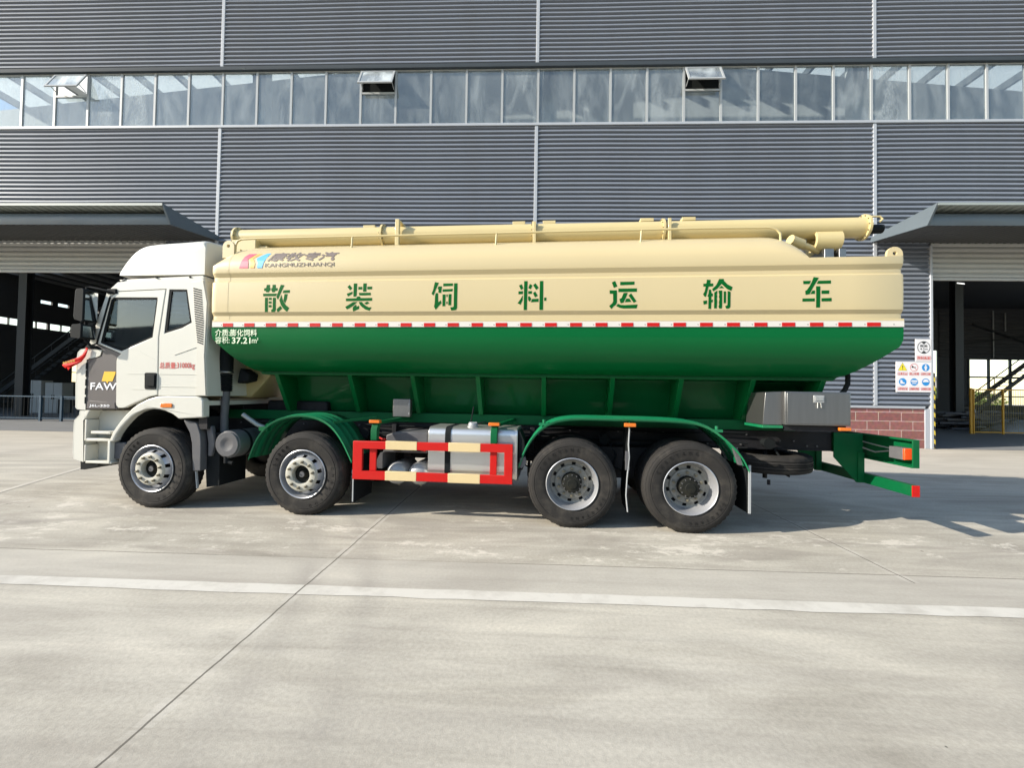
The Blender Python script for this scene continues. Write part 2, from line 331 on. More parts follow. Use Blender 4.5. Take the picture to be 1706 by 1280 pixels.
def ground_mat():
    m = bpy.data.materials.new('yard_concrete'); m.use_nodes = True; n = m.node_tree.nodes; l = m.node_tree.links; p = n['Principled BSDF']
    p.inputs['Roughness'].default_value = .75; p.inputs['Specular IOR Level'].default_value = .35
    tc = n.new('ShaderNodeTexCoord'); P = tc.outputs['Object']
    def mapping(s, loc=(0, 0, 0), rz=0):
        q = n.new('ShaderNodeMapping'); q.inputs['Scale'].default_value = s; q.inputs['Location'].default_value = loc; q.inputs['Rotation'].default_value = (0, 0, rz); l.new(P, q.inputs[0]); return q.outputs[0]
    def noise(v, s, d=6, r=.55, dist=0):
        q = n.new('ShaderNodeTexNoise'); q.inputs['Scale'].default_value = s; q.inputs['Detail'].default_value = d; q.inputs['Roughness'].default_value = r; q.inputs['Distortion'].default_value = dist; l.new(v, q.inputs['Vector']); return q.outputs['Fac']
    def ramp(f, *st):
        q = n.new('ShaderNodeValToRGB'); e = q.color_ramp.elements
        while len(e) < len(st): e.new(.5)
        for i, (pos, c) in enumerate(st): e[i].position = pos; e[i].color = c if len(c) == 4 else (*c, 1)
        l.new(f, q.inputs[0]); return q.outputs[0]
    def mix(a, b, f, mode='MIX', fac=None):
        q = n.new('ShaderNodeMix'); q.data_type = 'RGBA'; q.blend_type = mode
        for k, v in (('A', a), ('B', b)):
            if isinstance(v, tuple): q.inputs[k].default_value = (*v, 1)
            else: l.new(v, q.inputs[k])
        if isinstance(f, (int, float)): q.inputs['Factor'].default_value = f
        else: l.new(f, q.inputs['Factor'])
        return q.outputs['Result']
    def math_(op, a, b=None, c=None):
        q = n.new('ShaderNodeMath'); q.operation = op
        for i, v in enumerate((a, b, c)):
            if v is None: continue
            if isinstance(v, (int, float)): q.inputs[i].default_value = v
            else: l.new(v, q.inputs[i])
        return q.outputs[0]
    sp = n.new('ShaderNodeSeparateXYZ'); l.new(P, sp.inputs[0]); X, Y = sp.outputs['X'], sp.outputs['Y']
    big = noise(P, .22, 5, .55, .6)
    med = noise(mapping((.5, 1.2, 1)), .9, 8, .62, 1.0)
    trow = noise(mapping((.35, 4.5, 1)), 1.1, 8, .65, .5)
    fine = noise(P, 38, 4, .6); grit = noise(P, 160, 2, .5)
    base = ramp(big, (.30, (.332, .305, .258)), (.5, (.372, .345, .292)), (.70, (.41, .382, .326)))
    base = mix(base, ramp(med, (.28, (.26, .25, .23)), (.5, (.5, .5, .49)), (.72, (.71, .71, .69))), .55, 'OVERLAY')
    base = mix(base, ramp(trow, (.3, (.36, .355, .35)), (.5, (.5, .5, .5)), (.7, (.63, .63, .62))), .6, 'OVERLAY')
    base = mix(base, ramp(fine, (.3, (.40, .40, .40)), (.5, (.5, .5, .5)), (.7, (.60, .60, .60))), .55, 'OVERLAY')
    base = mix(base, ramp(grit, (.35, (.40, .40, .40)), (.65, (.60, .60, .60))), .22, 'OVERLAY')
    # strip along the painted line is smoother and paler, the strip under the truck worn and patchy
    in1 = math_('MULTIPLY', math_('GREATER_THAN', Y, -10.75), math_('LESS_THAN', Y, -10.2))
    base = mix(base, (.40, .375, .33), math_('MULTIPLY', in1, .40))
    flake = math_('ADD', math_('MULTIPLY', noise(mapping((.8, 1.5, 1)), 1.1, 14, .80, .35), .72), math_('MULTIPLY', noise(mapping((.8, 1.4, 1)), 7.0, 10, .75, .2), .28))
    zone = math_('MULTIPLY', ramp(Y, (0, (0, 0, 0)), (1, (1, 1, 1))), 1)
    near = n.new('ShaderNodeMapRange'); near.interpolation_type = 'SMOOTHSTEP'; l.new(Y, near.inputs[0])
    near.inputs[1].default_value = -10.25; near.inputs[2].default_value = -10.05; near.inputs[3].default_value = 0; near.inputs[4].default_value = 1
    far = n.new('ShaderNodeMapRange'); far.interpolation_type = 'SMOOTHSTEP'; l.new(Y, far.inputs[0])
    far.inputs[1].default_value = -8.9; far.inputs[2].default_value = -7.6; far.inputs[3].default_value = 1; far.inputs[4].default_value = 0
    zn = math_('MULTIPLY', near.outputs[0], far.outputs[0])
    fl = ramp(flake, (.535, (0, 0, 0)), (.572, (1, 1, 1)))
    base = mix(base, (.56, .52, .445), math_('MULTIPLY', math_('MULTIPLY', fl, zn), .9))
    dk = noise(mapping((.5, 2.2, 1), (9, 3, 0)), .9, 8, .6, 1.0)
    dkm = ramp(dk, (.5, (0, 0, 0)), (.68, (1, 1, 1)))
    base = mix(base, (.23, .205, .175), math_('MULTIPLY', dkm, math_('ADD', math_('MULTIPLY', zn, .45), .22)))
    ap = n.new('ShaderNodeMapRange'); ap.interpolation_type = 'SMOOTHSTEP'; l.new(Y, ap.inputs[0])
    ap.inputs[1].default_value = -5.2; ap.inputs[2].default_value = -4.6; ap.inputs[3].default_value = 0; ap.inputs[4].default_value = .45
    base = mix(base, (.50, .462, .395), ap.outputs[0])
    # tyre scuffs: broad arcs
    for cx, cy, r, wd, am in ((-23.5, -14.5, 5.6, .20, .42), (-23.5, -14.5, 6.05, .16, .36), (-20.0, -4.5, 5.1, .16, .4), (-5, -16.5, 6.2, .2, .32), (-5, -16.5, 6.9, .2, .3), (-21.5, -13.2, 7.3, .18, .35), (-21.5, -13.2, 7.8, .16, .32), (-13, -22, 9.2, .25, .25), (-13, -22, 9.9, .22, .25)):
        dx = math_('SUBTRACT', X, cx); dy = math_('SUBTRACT', Y, cy)
        rr = math_('SQRT', math_('ADD', math_('MULTIPLY', dx, dx), math_('MULTIPLY', dy, dy)))
        k = math_('ABSOLUTE', math_('SUBTRACT', rr, r)); k = math_('SUBTRACT', 1, math_('DIVIDE', k, wd)); k = math_('MAXIMUM', k, 0)
        k = math_('MULTIPLY', k, math_('MULTIPLY', ramp(med, (.38, (0, 0, 0)), (.6, (1, 1, 1))), am))
        base = mix(base, (.17, .155, .14), k)
    # saw-cut joints
    wob = math_('MULTIPLY', math_('SUBTRACT', noise(P, 2.5, 5, .6), .5), .03)
    def joint(axis, off, per, wd, amt):
        q = math_('ADD', math_('SUBTRACT', axis, off), wob)
        if per: q = math_('PINGPONG', q, per/2)
        q = math_('ABSOLUTE', q)
        return math_('MULTIPLY', math_('LESS_THAN', q, wd), amt)
    keep0 = math_('MAXIMUM', math_('LESS_THAN', X, -12.0), math_('GREATER_THAN', Y, -10.35))
    edge = joint(X, -14.6, 5.13, .05, .5)
    base = mix(base, (.50, .47, .41), math_('MULTIPLY', math_('MULTIPLY', edge, keep0), ramp(trow, (.4, (0, 0, 0)), (.6, (1, 1, 1)))))
    jx = joint(X, -14.6, 5.13, .0065, .85)
    keep = math_('MAXIMUM', math_('LESS_THAN', X, -12.0), math_('GREATER_THAN', Y, -10.35))
    base = mix(base, (.085, .075, .06), math_('MULTIPLY', jx, keep))
    base = mix(base, (.12, .105, .09), math_('MULTIPLY', joint(Y, -10.19, 0, .007, .8), ramp(trow, (.40, (.25, .25, .25)), (.55, (1, 1, 1)))))
    base = mix(base, (.10, .09, .075), joint(Y, -4.9, 0, .006, .6))
    # small dark specks
    vo = n.new('ShaderNodeTexVoronoi'); vo.inputs['Scale'].default_value = 1.7; l.new(P, vo.inputs['Vector'])
    base = mix(base, (.07, .065, .055), math_('MULTIPLY', math_('LESS_THAN', vo.outputs['Distance'], .022), .8))
    l.new(base, p.inputs['Base Color'])
    bp = n.new('ShaderNodeBump'); bp.inputs['Strength'].default_value = .16; bp.inputs['Distance'].default_value = .01
    hh = math_('ADD', fine, math_('MULTIPLY', grit, .6)); l.new(hh, bp.inputs['Height']); l.new(bp.outputs[0], p.inputs['Normal'])
    return m
GROUND = ground_mat()

def line_mat():
    m = bpy.data.materials.new('worn_white_road_paint'); m.use_nodes = True; n = m.node_tree.nodes; l = m.node_tree.links; p = n['Principled BSDF']; p.inputs['Roughness'].default_value = .6
    tc = n.new('ShaderNodeTexCoord'); nz = n.new('ShaderNodeTexNoise'); nz.inputs['Scale'].default_value = 3; nz.inputs['Detail'].default_value = 10; nz.inputs['Roughness'].default_value = .7
    l.new(tc.outputs['Object'], nz.inputs['Vector']); rp = n.new('ShaderNodeValToRGB'); e = rp.color_ramp.elements
    e[0].position = .3; e[0].color = (.41, .385, .335, 1); e[1].position = .55; e[1].color = (.55, .525, .465, 1)
    l.new(nz.outputs['Fac'], rp.inputs[0])
    sx = n.new('ShaderNodeSeparateXYZ'); l.new(tc.outputs['Object'], sx.inputs[0])
    a = n.new('ShaderNodeMath'); a.operation = 'ADD'; a.inputs[1].default_value = 14.6; l.new(sx.outputs['X'], a.inputs[0])
    b = n.new('ShaderNodeMath'); b.operation = 'ABSOLUTE'; l.new(a.outputs[0], b.inputs[0])
    c = n.new('ShaderNodeMath'); c.operation = 'LESS_THAN'; c.inputs[1].default_value = .007; l.new(b.outputs[0], c.inputs[0])
    mx = n.new('ShaderNodeMix'); mx.data_type = 'RGBA'; mx.inputs['B'].default_value = (.12, .105, .085, 1); l.new(c.outputs[0], mx.inputs['Factor']); l.new(rp.outputs[0], mx.inputs['A'])
    l.new(mx.outputs['Result'], p.inputs['Base Color']); return m
LINE = line_mat()

g = MB(); g.add([(-220, -160, 0), (200, -160, 0), (200, 260, 0), (-220, 260, 0)], [(0, 1, 2, 3)])
go = g.build('ground', GROUND); go.location = OW; go.rotation_euler.z = WB; tag(go, kind='structure')
rng = random.Random(4)
g = MB(); N = 420; e0 = []; e1 = []
for i in range(N+1):
    x = -60 + 100*i/N
    e0.append((x, -10.755 + rng.uniform(-.006, .006), .004)); e1.append((x, -10.905 + rng.uniform(-.014, .007), .004))
g.loft([e0, e1])
g2 = MB(); d_ = Vector((-1.32, 3.0, 0)).normalized(); s_ = Vector((d_.y, -d_.x, 0))*.045; a_ = Vector((-20.35, -8.75, .004))
g2.loft([[a_+d_*t_-s_, a_+d_*t_+s_] for t_ in (0, 1.5, 3.0, 4.6)])
lo2 = g2.build('painted_line', mat('faded_road_paint', (.45, .42, .36), .7, var=.12, scale=4), None); lo2.location = OW; lo2.rotation_euler.z = WB; tag(lo2, kind='structure')
lo = g.build('painted_line', LINE); lo.location = OW; lo.rotation_euler.z = WB; tag(lo, kind='structure')

# ------------------------------------------------------------------ the hall
hall = empty('factory_building', OW, WB, label='long grey corrugated metal factory hall behind the truck, with a window ribbon', cat='building')
JX = (-34.62, -23.63, -12.65, -1.56, 9.5)        # bay joints

def corrugated(name, x0, x1, z0, z1, m=CLAD, pitch=.15, depth=.06, y=0.0, parent=hall, seed=0):
    """horizontal ribbed sheet: narrow steep underside, broad sloping upper side; slight waviness like real sheet"""
    prof = []; z = z0; k = 0
    shape = ((.022, 0), (.022, .16*pitch), (-depth*.97, .45*pitch), (-depth, .51*pitch), (-depth*.42, .985*pitch))
    while z < z1-1e-3:
        for d, dz in shape:
            if z+dz <= z1: prof.append((d, z+dz))
        z += pitch
    prof.append((0, z1))
    r_ = random.Random(seed); ph = r_.uniform(0, 6)
    n = max(2, int((x1-x0)/1.1)); secs = []
    for i in range(n+1):
        x = x0+(x1-x0)*i/n
        secs.append([(x, y+d + .004*math.sin(x*1.3+ph+zz*.25), zz + .006*math.sin(x*.7+ph)*(1 if z0+.1 < zz < z1-.1 else 0)) for d, zz in prof])
    return MB().loft(secs).build(name, m, parent)

for i in range(4):
    a, b = JX[i]+.02, JX[i+1]-.02
    corrugated('wall_cladding', a, b, 12.80, 15.75, seed=i)
for i, (a, b) in enumerate(((JX[1], JX[2]), (JX[2], JX[3]))):
    corrugated('wall_cladding', a+.02, b-.02, 1.37, 10.64, seed=9+i)
corrugated('wall_cladding', JX[3]+.02, 9.5, 6.72, 10.64, seed=21)
corrugated('wall_cladding', JX[3]+.02, .155, 1.37, 6.72, seed=21)
corrugated('wall_cladding', JX[0], JX[1]-.02, 6.78, 10.64, seed=31)
corrugated('wall_cladding', -25.45, JX[1]-.02, 1.37, 6.78, seed=32)
# flat backing so no daylight leaks between the ribs
b = MB(); b.box(-36, 10.5, .03, .12, 12.72, 15.75); b.box(-36, 10.5, .03, .12, 6.8, 10.66); b.box(-25.5, .16, .03, .12, 0, 6.8)
b.build('wall_backing', HALL, hall)
for x in JX[1:4]:
    MB().box(x-.055, x+.055, -.062, 0.02, 12.80, 15.75).build('joint_strip', TRIM, hall, bevel=.008)
    MB().box(x-.055, x+.055, -.062, .02, 1.37, 10.64).build('joint_strip', TRIM, hall, bevel=.008)
MB().box(-36, 10.5, -.10, .02, 12.66, 12.795).build('window_head_flashing', TRIMD, hall, bevel=.01)
MB().box(-36, 10.5, -.085, .10, 10.645, 10.735).build('window_sill_flashing', TRIM, hall, bevel=.01)
MB().box(-25.4, .0, -.05, .10, 1.285, 1.368).build('base_flashing', TRIM, hall, bevel=.01)
MB().box(-25.4, .0, -.005, .14, 0, 1.283).build('brick_plinth', BRICK, hall)

# ribbon of windows: bays of nine panes
PW = 1.2225; X0 = -34.62
n_pane = 37
open_x = (-29.23, -18.15, -7.24)
def window_mesh(wd, zb, zt):
    f = MB(); t = .036
    f.box(-wd/2, -wd/2+t, -.03, .05, zb, zt); f.box(wd/2-t, wd/2, -.03, .05, zb, zt)
    f.box(-wd/2+t, wd/2-t, -.026, .05, zb, zb+t*.8); f.box(-wd/2+t, wd/2-t, -.026, .05, zt-t*.8, zt)
    return f
SCREEN = mat('black_gap_shadow', (.012, .014, .014), .9, var=.1, spec=.05)  # flat black standing in for the shade inside open vents
w_frame = w_glass = None
ZB_, ZT_ = 10.74, 12.655
for k in range(n_pane):
    xc = X0 + PW*(k+.5)
    if xc > 10: break
    is_open = any(abs(xc-o) < PW/2 for o in open_x)
    if is_open:
        zm = 11.86
        f = window_mesh(PW, ZB_, ZT_); f.box(-PW/2+.045, PW/2-.045, -.03, .05, zm-.03, zm+.03)
        fr = f.build('window', FRAME, hall); fr.location = (xc, .03, 0); fr['label'] = 'window with its top flap propped open'
        pn = MB().box(-PW/2+.045, PW/2-.045, 0, .008, ZB_+.04, zm-.03).build('pane', WINGLASS, fr)
        fl = MB(); a = R(27); hgt = ZT_-zm-.06; yo, zo = -.05, ZT_-.04
        ux, uz = -math.sin(a), -math.cos(a)
        P0 = lambda s, q, th=0: (q, yo+ux*s*hgt + th*uz, zo+uz*s*hgt - th*ux)
        def slab(mb, s0, s1, q0, q1, t0, t1):
            v = [P0(s, q, th) for s in (s0, s1) for q in (q0, q1) for th in (t0, t1)]
            mb.add(v, [(0, 1, 3, 2), (4, 6, 7, 5), (0, 4, 5, 1), (2, 3, 7, 6), (0, 2, 6, 4), (1, 5, 7, 3)])
        W2 = PW/2-.02
        slab(fl, 0, .09, -W2, W2, -.02, .02); slab(fl, .91, 1, -W2, W2, -.02, .02); slab(fl, .09, .91, -W2, -W2+.06, -.02, .02); slab(fl, .09, .91, W2-.06, W2, -.02, .02)
        fo = fl.build('vent_flap', FRAME, fr)
        gl = MB(); slab(gl, .09, .91, -W2+.06, W2-.06, -.004, .004); gl.build('flap_pane', FLAPGLASS, fr)
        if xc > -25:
            MB().box(-PW/2+.04, PW/2-.04, .055, .062, zm+.032, ZT_-.03).build('vent_gap_shadow', SCREEN, fr)  # added sheet: the dark of the vent opening is painted, not a part
        st = MB()
        for q in (-W2+.05, W2-.05): st.bar(P0(.75, q), (q, -.02, zm+.12), .02, .02)
        st.build('flap_stay', FRAME, fr)
    else:
        if w_frame is None:
            w_frame = window_mesh(PW, ZB_, ZT_).build('window', FRAME, hall)
            MB().box(-PW/2+.045, PW/2-.045, 0, .008, ZB_+.036, ZT_-.036).build('pane', WINGLASS, w_frame)
            fr = w_frame
        else:
            fr = dup(w_frame, hall)
        fr.location = (xc, .03, 0)
    
# gallery behind the windows: pale gabled partition under a translucent roof on rafters
def gz(x): return 15.05 - .098*abs(x+12.6)
p = [(-36, 9.9), (10.5, 9.9), (10.5, gz(10.5)), (-12.6, gz(-12.6)), (-36, gz(-36))]
MB().prism(p, 2.2, 2.3).build('gallery_partition', PART, hall)
rf = MB()
rf.loft([[(x, y, gz(x)+1.5) for x in (-36, -12.6, 10.5)] for y in (.14, 12)])
rf.build('translucent_roof', SKYL, hall)
ra = MB(); x = -35.5
while x < 10.5:
    ra.box(x-.06, x+.06, .14, 11.9, gz(x)+1.05, gz(x)+1.33); x += 1.55
ra.build('roof_rafter', FRAME, hall)
MB().box(-36, 10.5, .14, 2.2, 9.75, 9.9).build('gallery_floor', PART, hall)
for x in (-23.63, -12.65, -1.56):
    MB().box(x+.25, x+.75, 1.2, 1.6, 9.9, gz(x)+1.0).build('gallery_column', PART, hall)

# dark hall inside
YB = 24.0
hf = MB().add([(-50, .02, .006), (44, .02, .006), (44, YB, .006), (-50, YB, .006)], [(0, 1, 2, 3)]).build('hall_floor', HALLF, None)
hf.location = OW; hf.rotation_euler.z = WB; tag(hf, kind='structure')
side = MB().prism([(.12, 0), (YB, 0), (YB, 9.7), (.12, 9.7)], -50.15, -50.0, plane='YZ', holes=[
    [(y, 5.95), (y+1.55, 5.95), (y+1.55, 6.42), (y, 6.42)] for y in (10.5, 12.2, 13.9, 15.6, 17.3, 19.0, 20.7)] +
    [[(19.0, 1.95), (20.4, 1.95), (20.4, 3.45), (19.0, 3.45)]] + [[(y, 7.9), (y+.8, 7.9), (y+.8, 8.15), (y, 8.15)] for y in (16.6, 17.8, 19.0, 20.2, 21.4)])
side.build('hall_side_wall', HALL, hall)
back = MB().prism([(-50.2, 0), (44, 0), (44, 9.7), (-50.2, 9.7)], YB, YB+.15, holes=[[(22.4, 1.7), (22.95, 1.7), (22.95, 5.9), (22.4, 5.9)], [(25.5, 1.2), (41, 1.2), (41, 5.15), (25.5, 5.15)],
    [(-30, 1.2), (-20, 1.2), (-20, 4.2), (-30, 4.2)]])
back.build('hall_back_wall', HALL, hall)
rib = corrugated('hall_back_cladding', 23.0, 44, 5.25, 9.6, m=HALL, pitch=.3, depth=.05, y=YB-.06)
MB().box(43.9, 44.05, .12, YB, 0, 9.7).build('hall_end_wall', HALL, hall)
ce = MB()
ce.box(-50, 44, .14, 8, 9.6, 9.74); ce.box(-50, 44, 8.0, 13.4, 9.6, 9.74)
ce.box(-44.6, 44, 13.4, 14.2, 9.6, 9.74); ce.box(-46.4, -46.0, 13.4, 14.2, 9.6, 9.74); ce.box(-50, -48.6, 13.4, 14.2, 9.6, 9.74)
ce.box(-50, 44, 14.2, YB, 9.6, 9.74)
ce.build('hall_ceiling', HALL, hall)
PUR = mat('galvanised_purlin', (.34, .35, .35), .4, metal=.3)
for x in [-49+1.6*i for i in range(15)]:
    MB().box(x-.05, x+.05, .2, YB, 9.38, 9.56).build('purlin', PUR, hall)
WALLFR = mat('dark_window_bar', (.03, .05, .055), .5)
def wbar(*a): MB().box(*a).build('window_bar', WALLFR, hall)
for x in (25.5, 27.2, 29.0, 30.8, 32.6, 34.4, 36.2): wbar(x-.07, x+.07, YB-.05, YB+.1, 1.2, 5.15)
wbar(25.5, 41, YB-.04, YB+.09, 3.55, 3.68); wbar(25.5, 41, YB-.04, YB+.09, 1.9, 2.0)
for y in (10.5, 12.2, 13.9, 15.6, 17.3, 19.0, 20.7): wbar(-50.1, -49.97, y+.74, y+.80, 5.95, 6.42)
wbar(-50.1, -49.97, 19.66, 19.72, 1.95, 3.45); wbar(-50.1, -49.98, 19.0, 20.4, 2.7, 2.76)
for x, y in ((-39.2, 7.0), (-33.0, 16), (11.3, 10.5), (-45, 21)):
    c = MB(); c.box(x-.22, x+.22, y-.18, y-.14, 0, 9.6); c.box(x-.22, x+.22, y+.14, y+.18, 0, 9.6); c.box(x-.02, x+.02, y-.14, y+.14, 0, 9.6)
    c.build('steel_column', HALLC, hall)
br = MB()
for a, b_ in (((25.6, YB-.3, 8.2), (33, YB-.3, 5.6)), ((24.4, YB-.3, 6.4), (33, YB-.3, 7.6))): br.bar(a, b_, .12, .12)
br.build('wall_bracing', HALLC, hall)
pp = MB()
for x, z0, z1 in ((24.7, 5.2, 8.4), (27.4, 5.3, 9.4), (28.4, 7.6, 9.2)): pp.tube([(x, YB-.2, z0), (x, YB-.2, z1)], .05)
pp.build('wall_conduit', PUR, hall)

# doors
for (xa, xb, zb) in ((.30, 12.5, 5.58), (-37.5, -25.42, 5.68)):
    pr = []; z = zb
    while z < 6.9:
        pr += [(.115, z), (.07, z+.03), (.065, z+.09), (.10, z+.16)]; z += .172
    MB().loft([[(x, y, z) for y, z in pr] for x in (xa, xb)]).build('roller_shutter', SHUT, hall)
    MB().box(xa, xb, .05, .13, zb-.09, zb-.003).build('shutter_bottom_bar', SHUT, hall, bevel=.01)
MB().box(.002, .155, -.03, .14, 0, 1.285).build('door_pier_post', TRIM, hall, bevel=.01)
MB().box(.157, .235, -.075, .16, 0, 6.6).build('door_jamb', TRIM, hall, bevel=.01)
MB().box(.237, .285, -.07, .02, .02, 2.45).build('hazard_tape', HAZ, hall)
MB().box(-25.49, -25.41, -.075, .16, 0, 6.6).build('door_jamb', TRIM, hall, bevel=.01)
MB().box(-25.41, -25.37, -.07, .02, .02, 2.45).build('hazard_tape', HAZ, hall)
rc = mat('dark_red_jamb_guard', (.16, .02, .015), .5)
MB().box(-26.0, -25.85, -.10, .05, 0.02, 3.0).build('door_guard_post', rc, hall, bevel=.01)

def canopy(x0, x1, flip):
    d = 1.95
    c = MB().loft([[(x, 0.0, 6.70), (x, -d, 6.49)] for x in (x0+.04, x1-.04)]).build('canopy', SOFFIT, hall)
    s = MB(); n_ = int((x1-x0)/.22)
    for i in range(n_):
        x = x0+.15+.22*i
        if x > x1-.1: break
        s.add([(x, -.02, 6.698), (x+.05, -.02, 6.672), (x+.10, -.02, 6.698), (x, -d+.02, 6.489), (x+.05, -d+.02, 6.463), (x+.10, -d+.02, 6.489)], [(0, 1, 4, 3), (1, 2, 5, 4)])
    s.build('soffit_ribs', SOFFIT, c)
    # fascia gutter with dents
    pts = []; r_ = random.Random(int(x1)); m_ = 40
    secs = []
    for i in range(m_+1):
        x = x0+.03+(x1-x0-.06)*i/m_; k = r_.uniform(-.012, .012)
        secs.append([(x, -d-.004, 6.485), (x, -d-.03+k, 6.56), (x, -d-.035+k*1.6, 6.68), (x, -d-.02+k, 6.80), (x, -d+.0, 6.82)])
    MB().loft(secs).build('fascia', FASCIA, c, smooth=60)
    r = MB(); secs = []
    pitch = .25; x = x0; up = []
    while x <= x1: 
        for q, hz in ((0, 0), (.10, 0), (.13, .035), (.22, .035)): up.append((x+q, hz))
        x += pitch
    up = [u for u in up if u[0] <= x1]
    secs = [[(q, yy, zz+hz) for q, hz in up] for yy, zz in ((-.05, 6.80), (-2.26, 6.955))]
    r.loft(secs).build('roof_sheet', ROOFSH, c, solid=.004)
    MB().box(x0, x1, -2.275, -2.262, 6.93, 7.0).build('edge_strip', ROOFSH, c)
    for xs in (x0, x1):
        MB().prism([(-.02, 6.70), (-1.985, 6.475), (-2.28, 6.985), (-.02, 6.86)], xs-.03, xs+.03, plane='YZ').build('side_cheek', FASCIA, c, bevel=.006)
    return c
canopy(-1.66, 12.6, False)
canopy(-37.6, -23.60, True)

# notices on the pier
def poly_disc(cx, cz, r, n=28): return [(cx+r*math.cos(2*math.pi*i/n), cz+r*math.sin(2*math.pi*i/n)) for i in range(n)]
def flat(mb, poly, y, mi, holes=()):
    loops = [[Vector((p[0], p[1], 0)) for p in lp] for lp in [poly]+list(holes)]
    fl = [p for lp in loops for p in lp]
    mb.add([(p.x, y, p.y) for p in fl], [tuple(t) for t in tessellate_polygon(loops)], mi)
def place_on_hall(o): o.location = OW; o.rotation_euler.z = WB
sg = empty('height_limit_sign', OW + Vector((math.cos(WB)*-.07, math.sin(WB)*-.07, 2.82)), WB, label='small white height limit notice with a black ring, above the larger safety notice', cat='sign')
YS = -.075
MB().box(-.25, .25, YS, YS+.025, 0, .72).build('board', SIGNW, sg)
q = MB(); flat(q, poly_disc(0, .45, .20, 40), YS-.003, 0, [poly_disc(0, .45, .182, 40)])
flat(q, [(-.09, .63), (.09, .63), (0, .55)], YS-.004, 0); flat(q, [(-.09, .27), (0, .35), (.09, .27)], YS-.004, 0)
text(q, '限高', -.11, YS-.004, .455, h=.085, wd=.22, bold=.01); text(q, '4.5m', -.12, YS-.004, .37, h=.065, wd=.24, bold=.01)
q.build('pictogram', SBLK, sg)
q = MB(); flat(q, [(-.215, .05), (.215, .05), (.215, .17), (-.215, .17)], YS-.003, 0, [[(-.205, .06), (.205, .06), (.205, .16), (-.205, .16)]])
text(q, '限制高度', -.19, YS-.003, .07, h=.08, wd=.38, bold=.02); q.build('caption', SRED, sg)
sn = empty('safety_notice', OW + Vector((math.cos(WB)*-.375, math.sin(WB)*-.375, 1.82)), WB, label='wide white safety notice with six round and triangular symbols', cat='sign')
MB().box(-.555, .555, YS, YS+.025, 0, .985).build('board', SIGNW, sn)
cap = ('注意安全', '禁止吸烟', '必须穿工作服', '必须穿防护鞋', '必须戴防护眼镜', '必须戴安全帽')
cp = MB(); pb = MB(); pw = MB(); py = MB(); pk = MB(); pr_ = MB()
for i in range(6):
    cx = (-.36, .0, .36)[i % 3]; cz = .80 if i < 3 else .33; z0 = .545 if i < 3 else .06
    flat(cp, [(cx-.155, z0), (cx+.155, z0), (cx+.155, z0+.095), (cx-.155, z0+.095)], YS-.003, 0, [[(cx-.147, z0+.008), (cx+.147, z0+.008), (cx+.147, z0+.087), (cx-.147, z0+.087)]])
    text(cp, cap[i], cx-.135, YS-.003, z0+.018, h=.06, wd=.27, bold=.02)
    if i == 0:
        flat(py, [(cx-.135, cz-.10), (cx+.135, cz-.10), (cx, cz+.14)], YS-.004, 0)
        flat(pk, [(cx-.145, cz-.106), (cx+.145, cz-.106), (cx, cz+.152)], YS-.003, 0, [[(cx-.125, cz-.094), (cx+.125, cz-.094), (cx, cz+.128)]])
        text(pk, '!', cx-.012, YS-.006, cz-.075, h=.13, bold=.02)
    elif i == 1:
        flat(pr_, poly_disc(cx, cz, .125, 32), YS-.003, 0, [poly_disc(cx, cz, .112, 32)])
        flat(pr_, [(cx-.086, cz+.076), (cx-.076, cz+.086), (cx+.086, cz-.076), (cx+.076, cz-.086)], YS-.003, 0)
        flat(pk, [(cx-.075, cz-.01), (cx+.055, cz-.01), (cx+.055, cz+.012), (cx-.075, cz+.012)], YS-.004, 0); flat(pk, poly_disc(cx-.05, cz+.02, .028, 10), YS-.005, 0)
    else:
        flat(pb, poly_disc(cx, cz, .118, 32), YS-.003, 0)
        if i == 2: flat(pw, poly_disc(cx, cz+.065, .027, 14), YS-.005, 0); flat(pw, [(cx-.05, cz-.02), (cx-.035, cz+.035), (cx+.035, cz+.035), (cx+.05, cz-.02), (cx+.028, cz-.02), (cx+.025, cz-.095), (cx-.025, cz-.095), (cx-.028, cz-.02)], YS-.005, 0)
        if i == 3: flat(pw, [(cx-.075, cz-.06), (cx+.065, cz-.06), (cx+.065, cz-.03), (cx+.0, cz-.005), (cx-.02, cz+.06), (cx-.075, cz+.06)], YS-.005, 0)
        if i == 4: flat(pw, [(cx-.10, cz+.0), (cx+.10, cz+.0), (cx+.085, cz+.055), (cx-.085, cz+.055)], YS-.005, 0); flat(pw, [(cx-.08, cz-.055), (cx+.08, cz-.055), (cx+.06, cz-.03), (cx-.06, cz-.03)], YS-.005, 0)
        if i == 5: flat(pw, [(cx-.095, cz+.0), (cx+.095, cz+.0), (cx+.07, cz+.065), (cx+.02, cz+.09), (cx-.02, cz+.09), (cx-.07, cz+.065)], YS-.005, 0)
cp.build('caption', SRED, sn); pb.build('blue_discs', SBLUE, sn); pw.build('white_symbols', SIGNW, sn); py.build('warning_triangle', SYEL, sn); pk.build('black_marks', SBLK, sn); pr_.build('no_smoking_ring', SRED, sn)

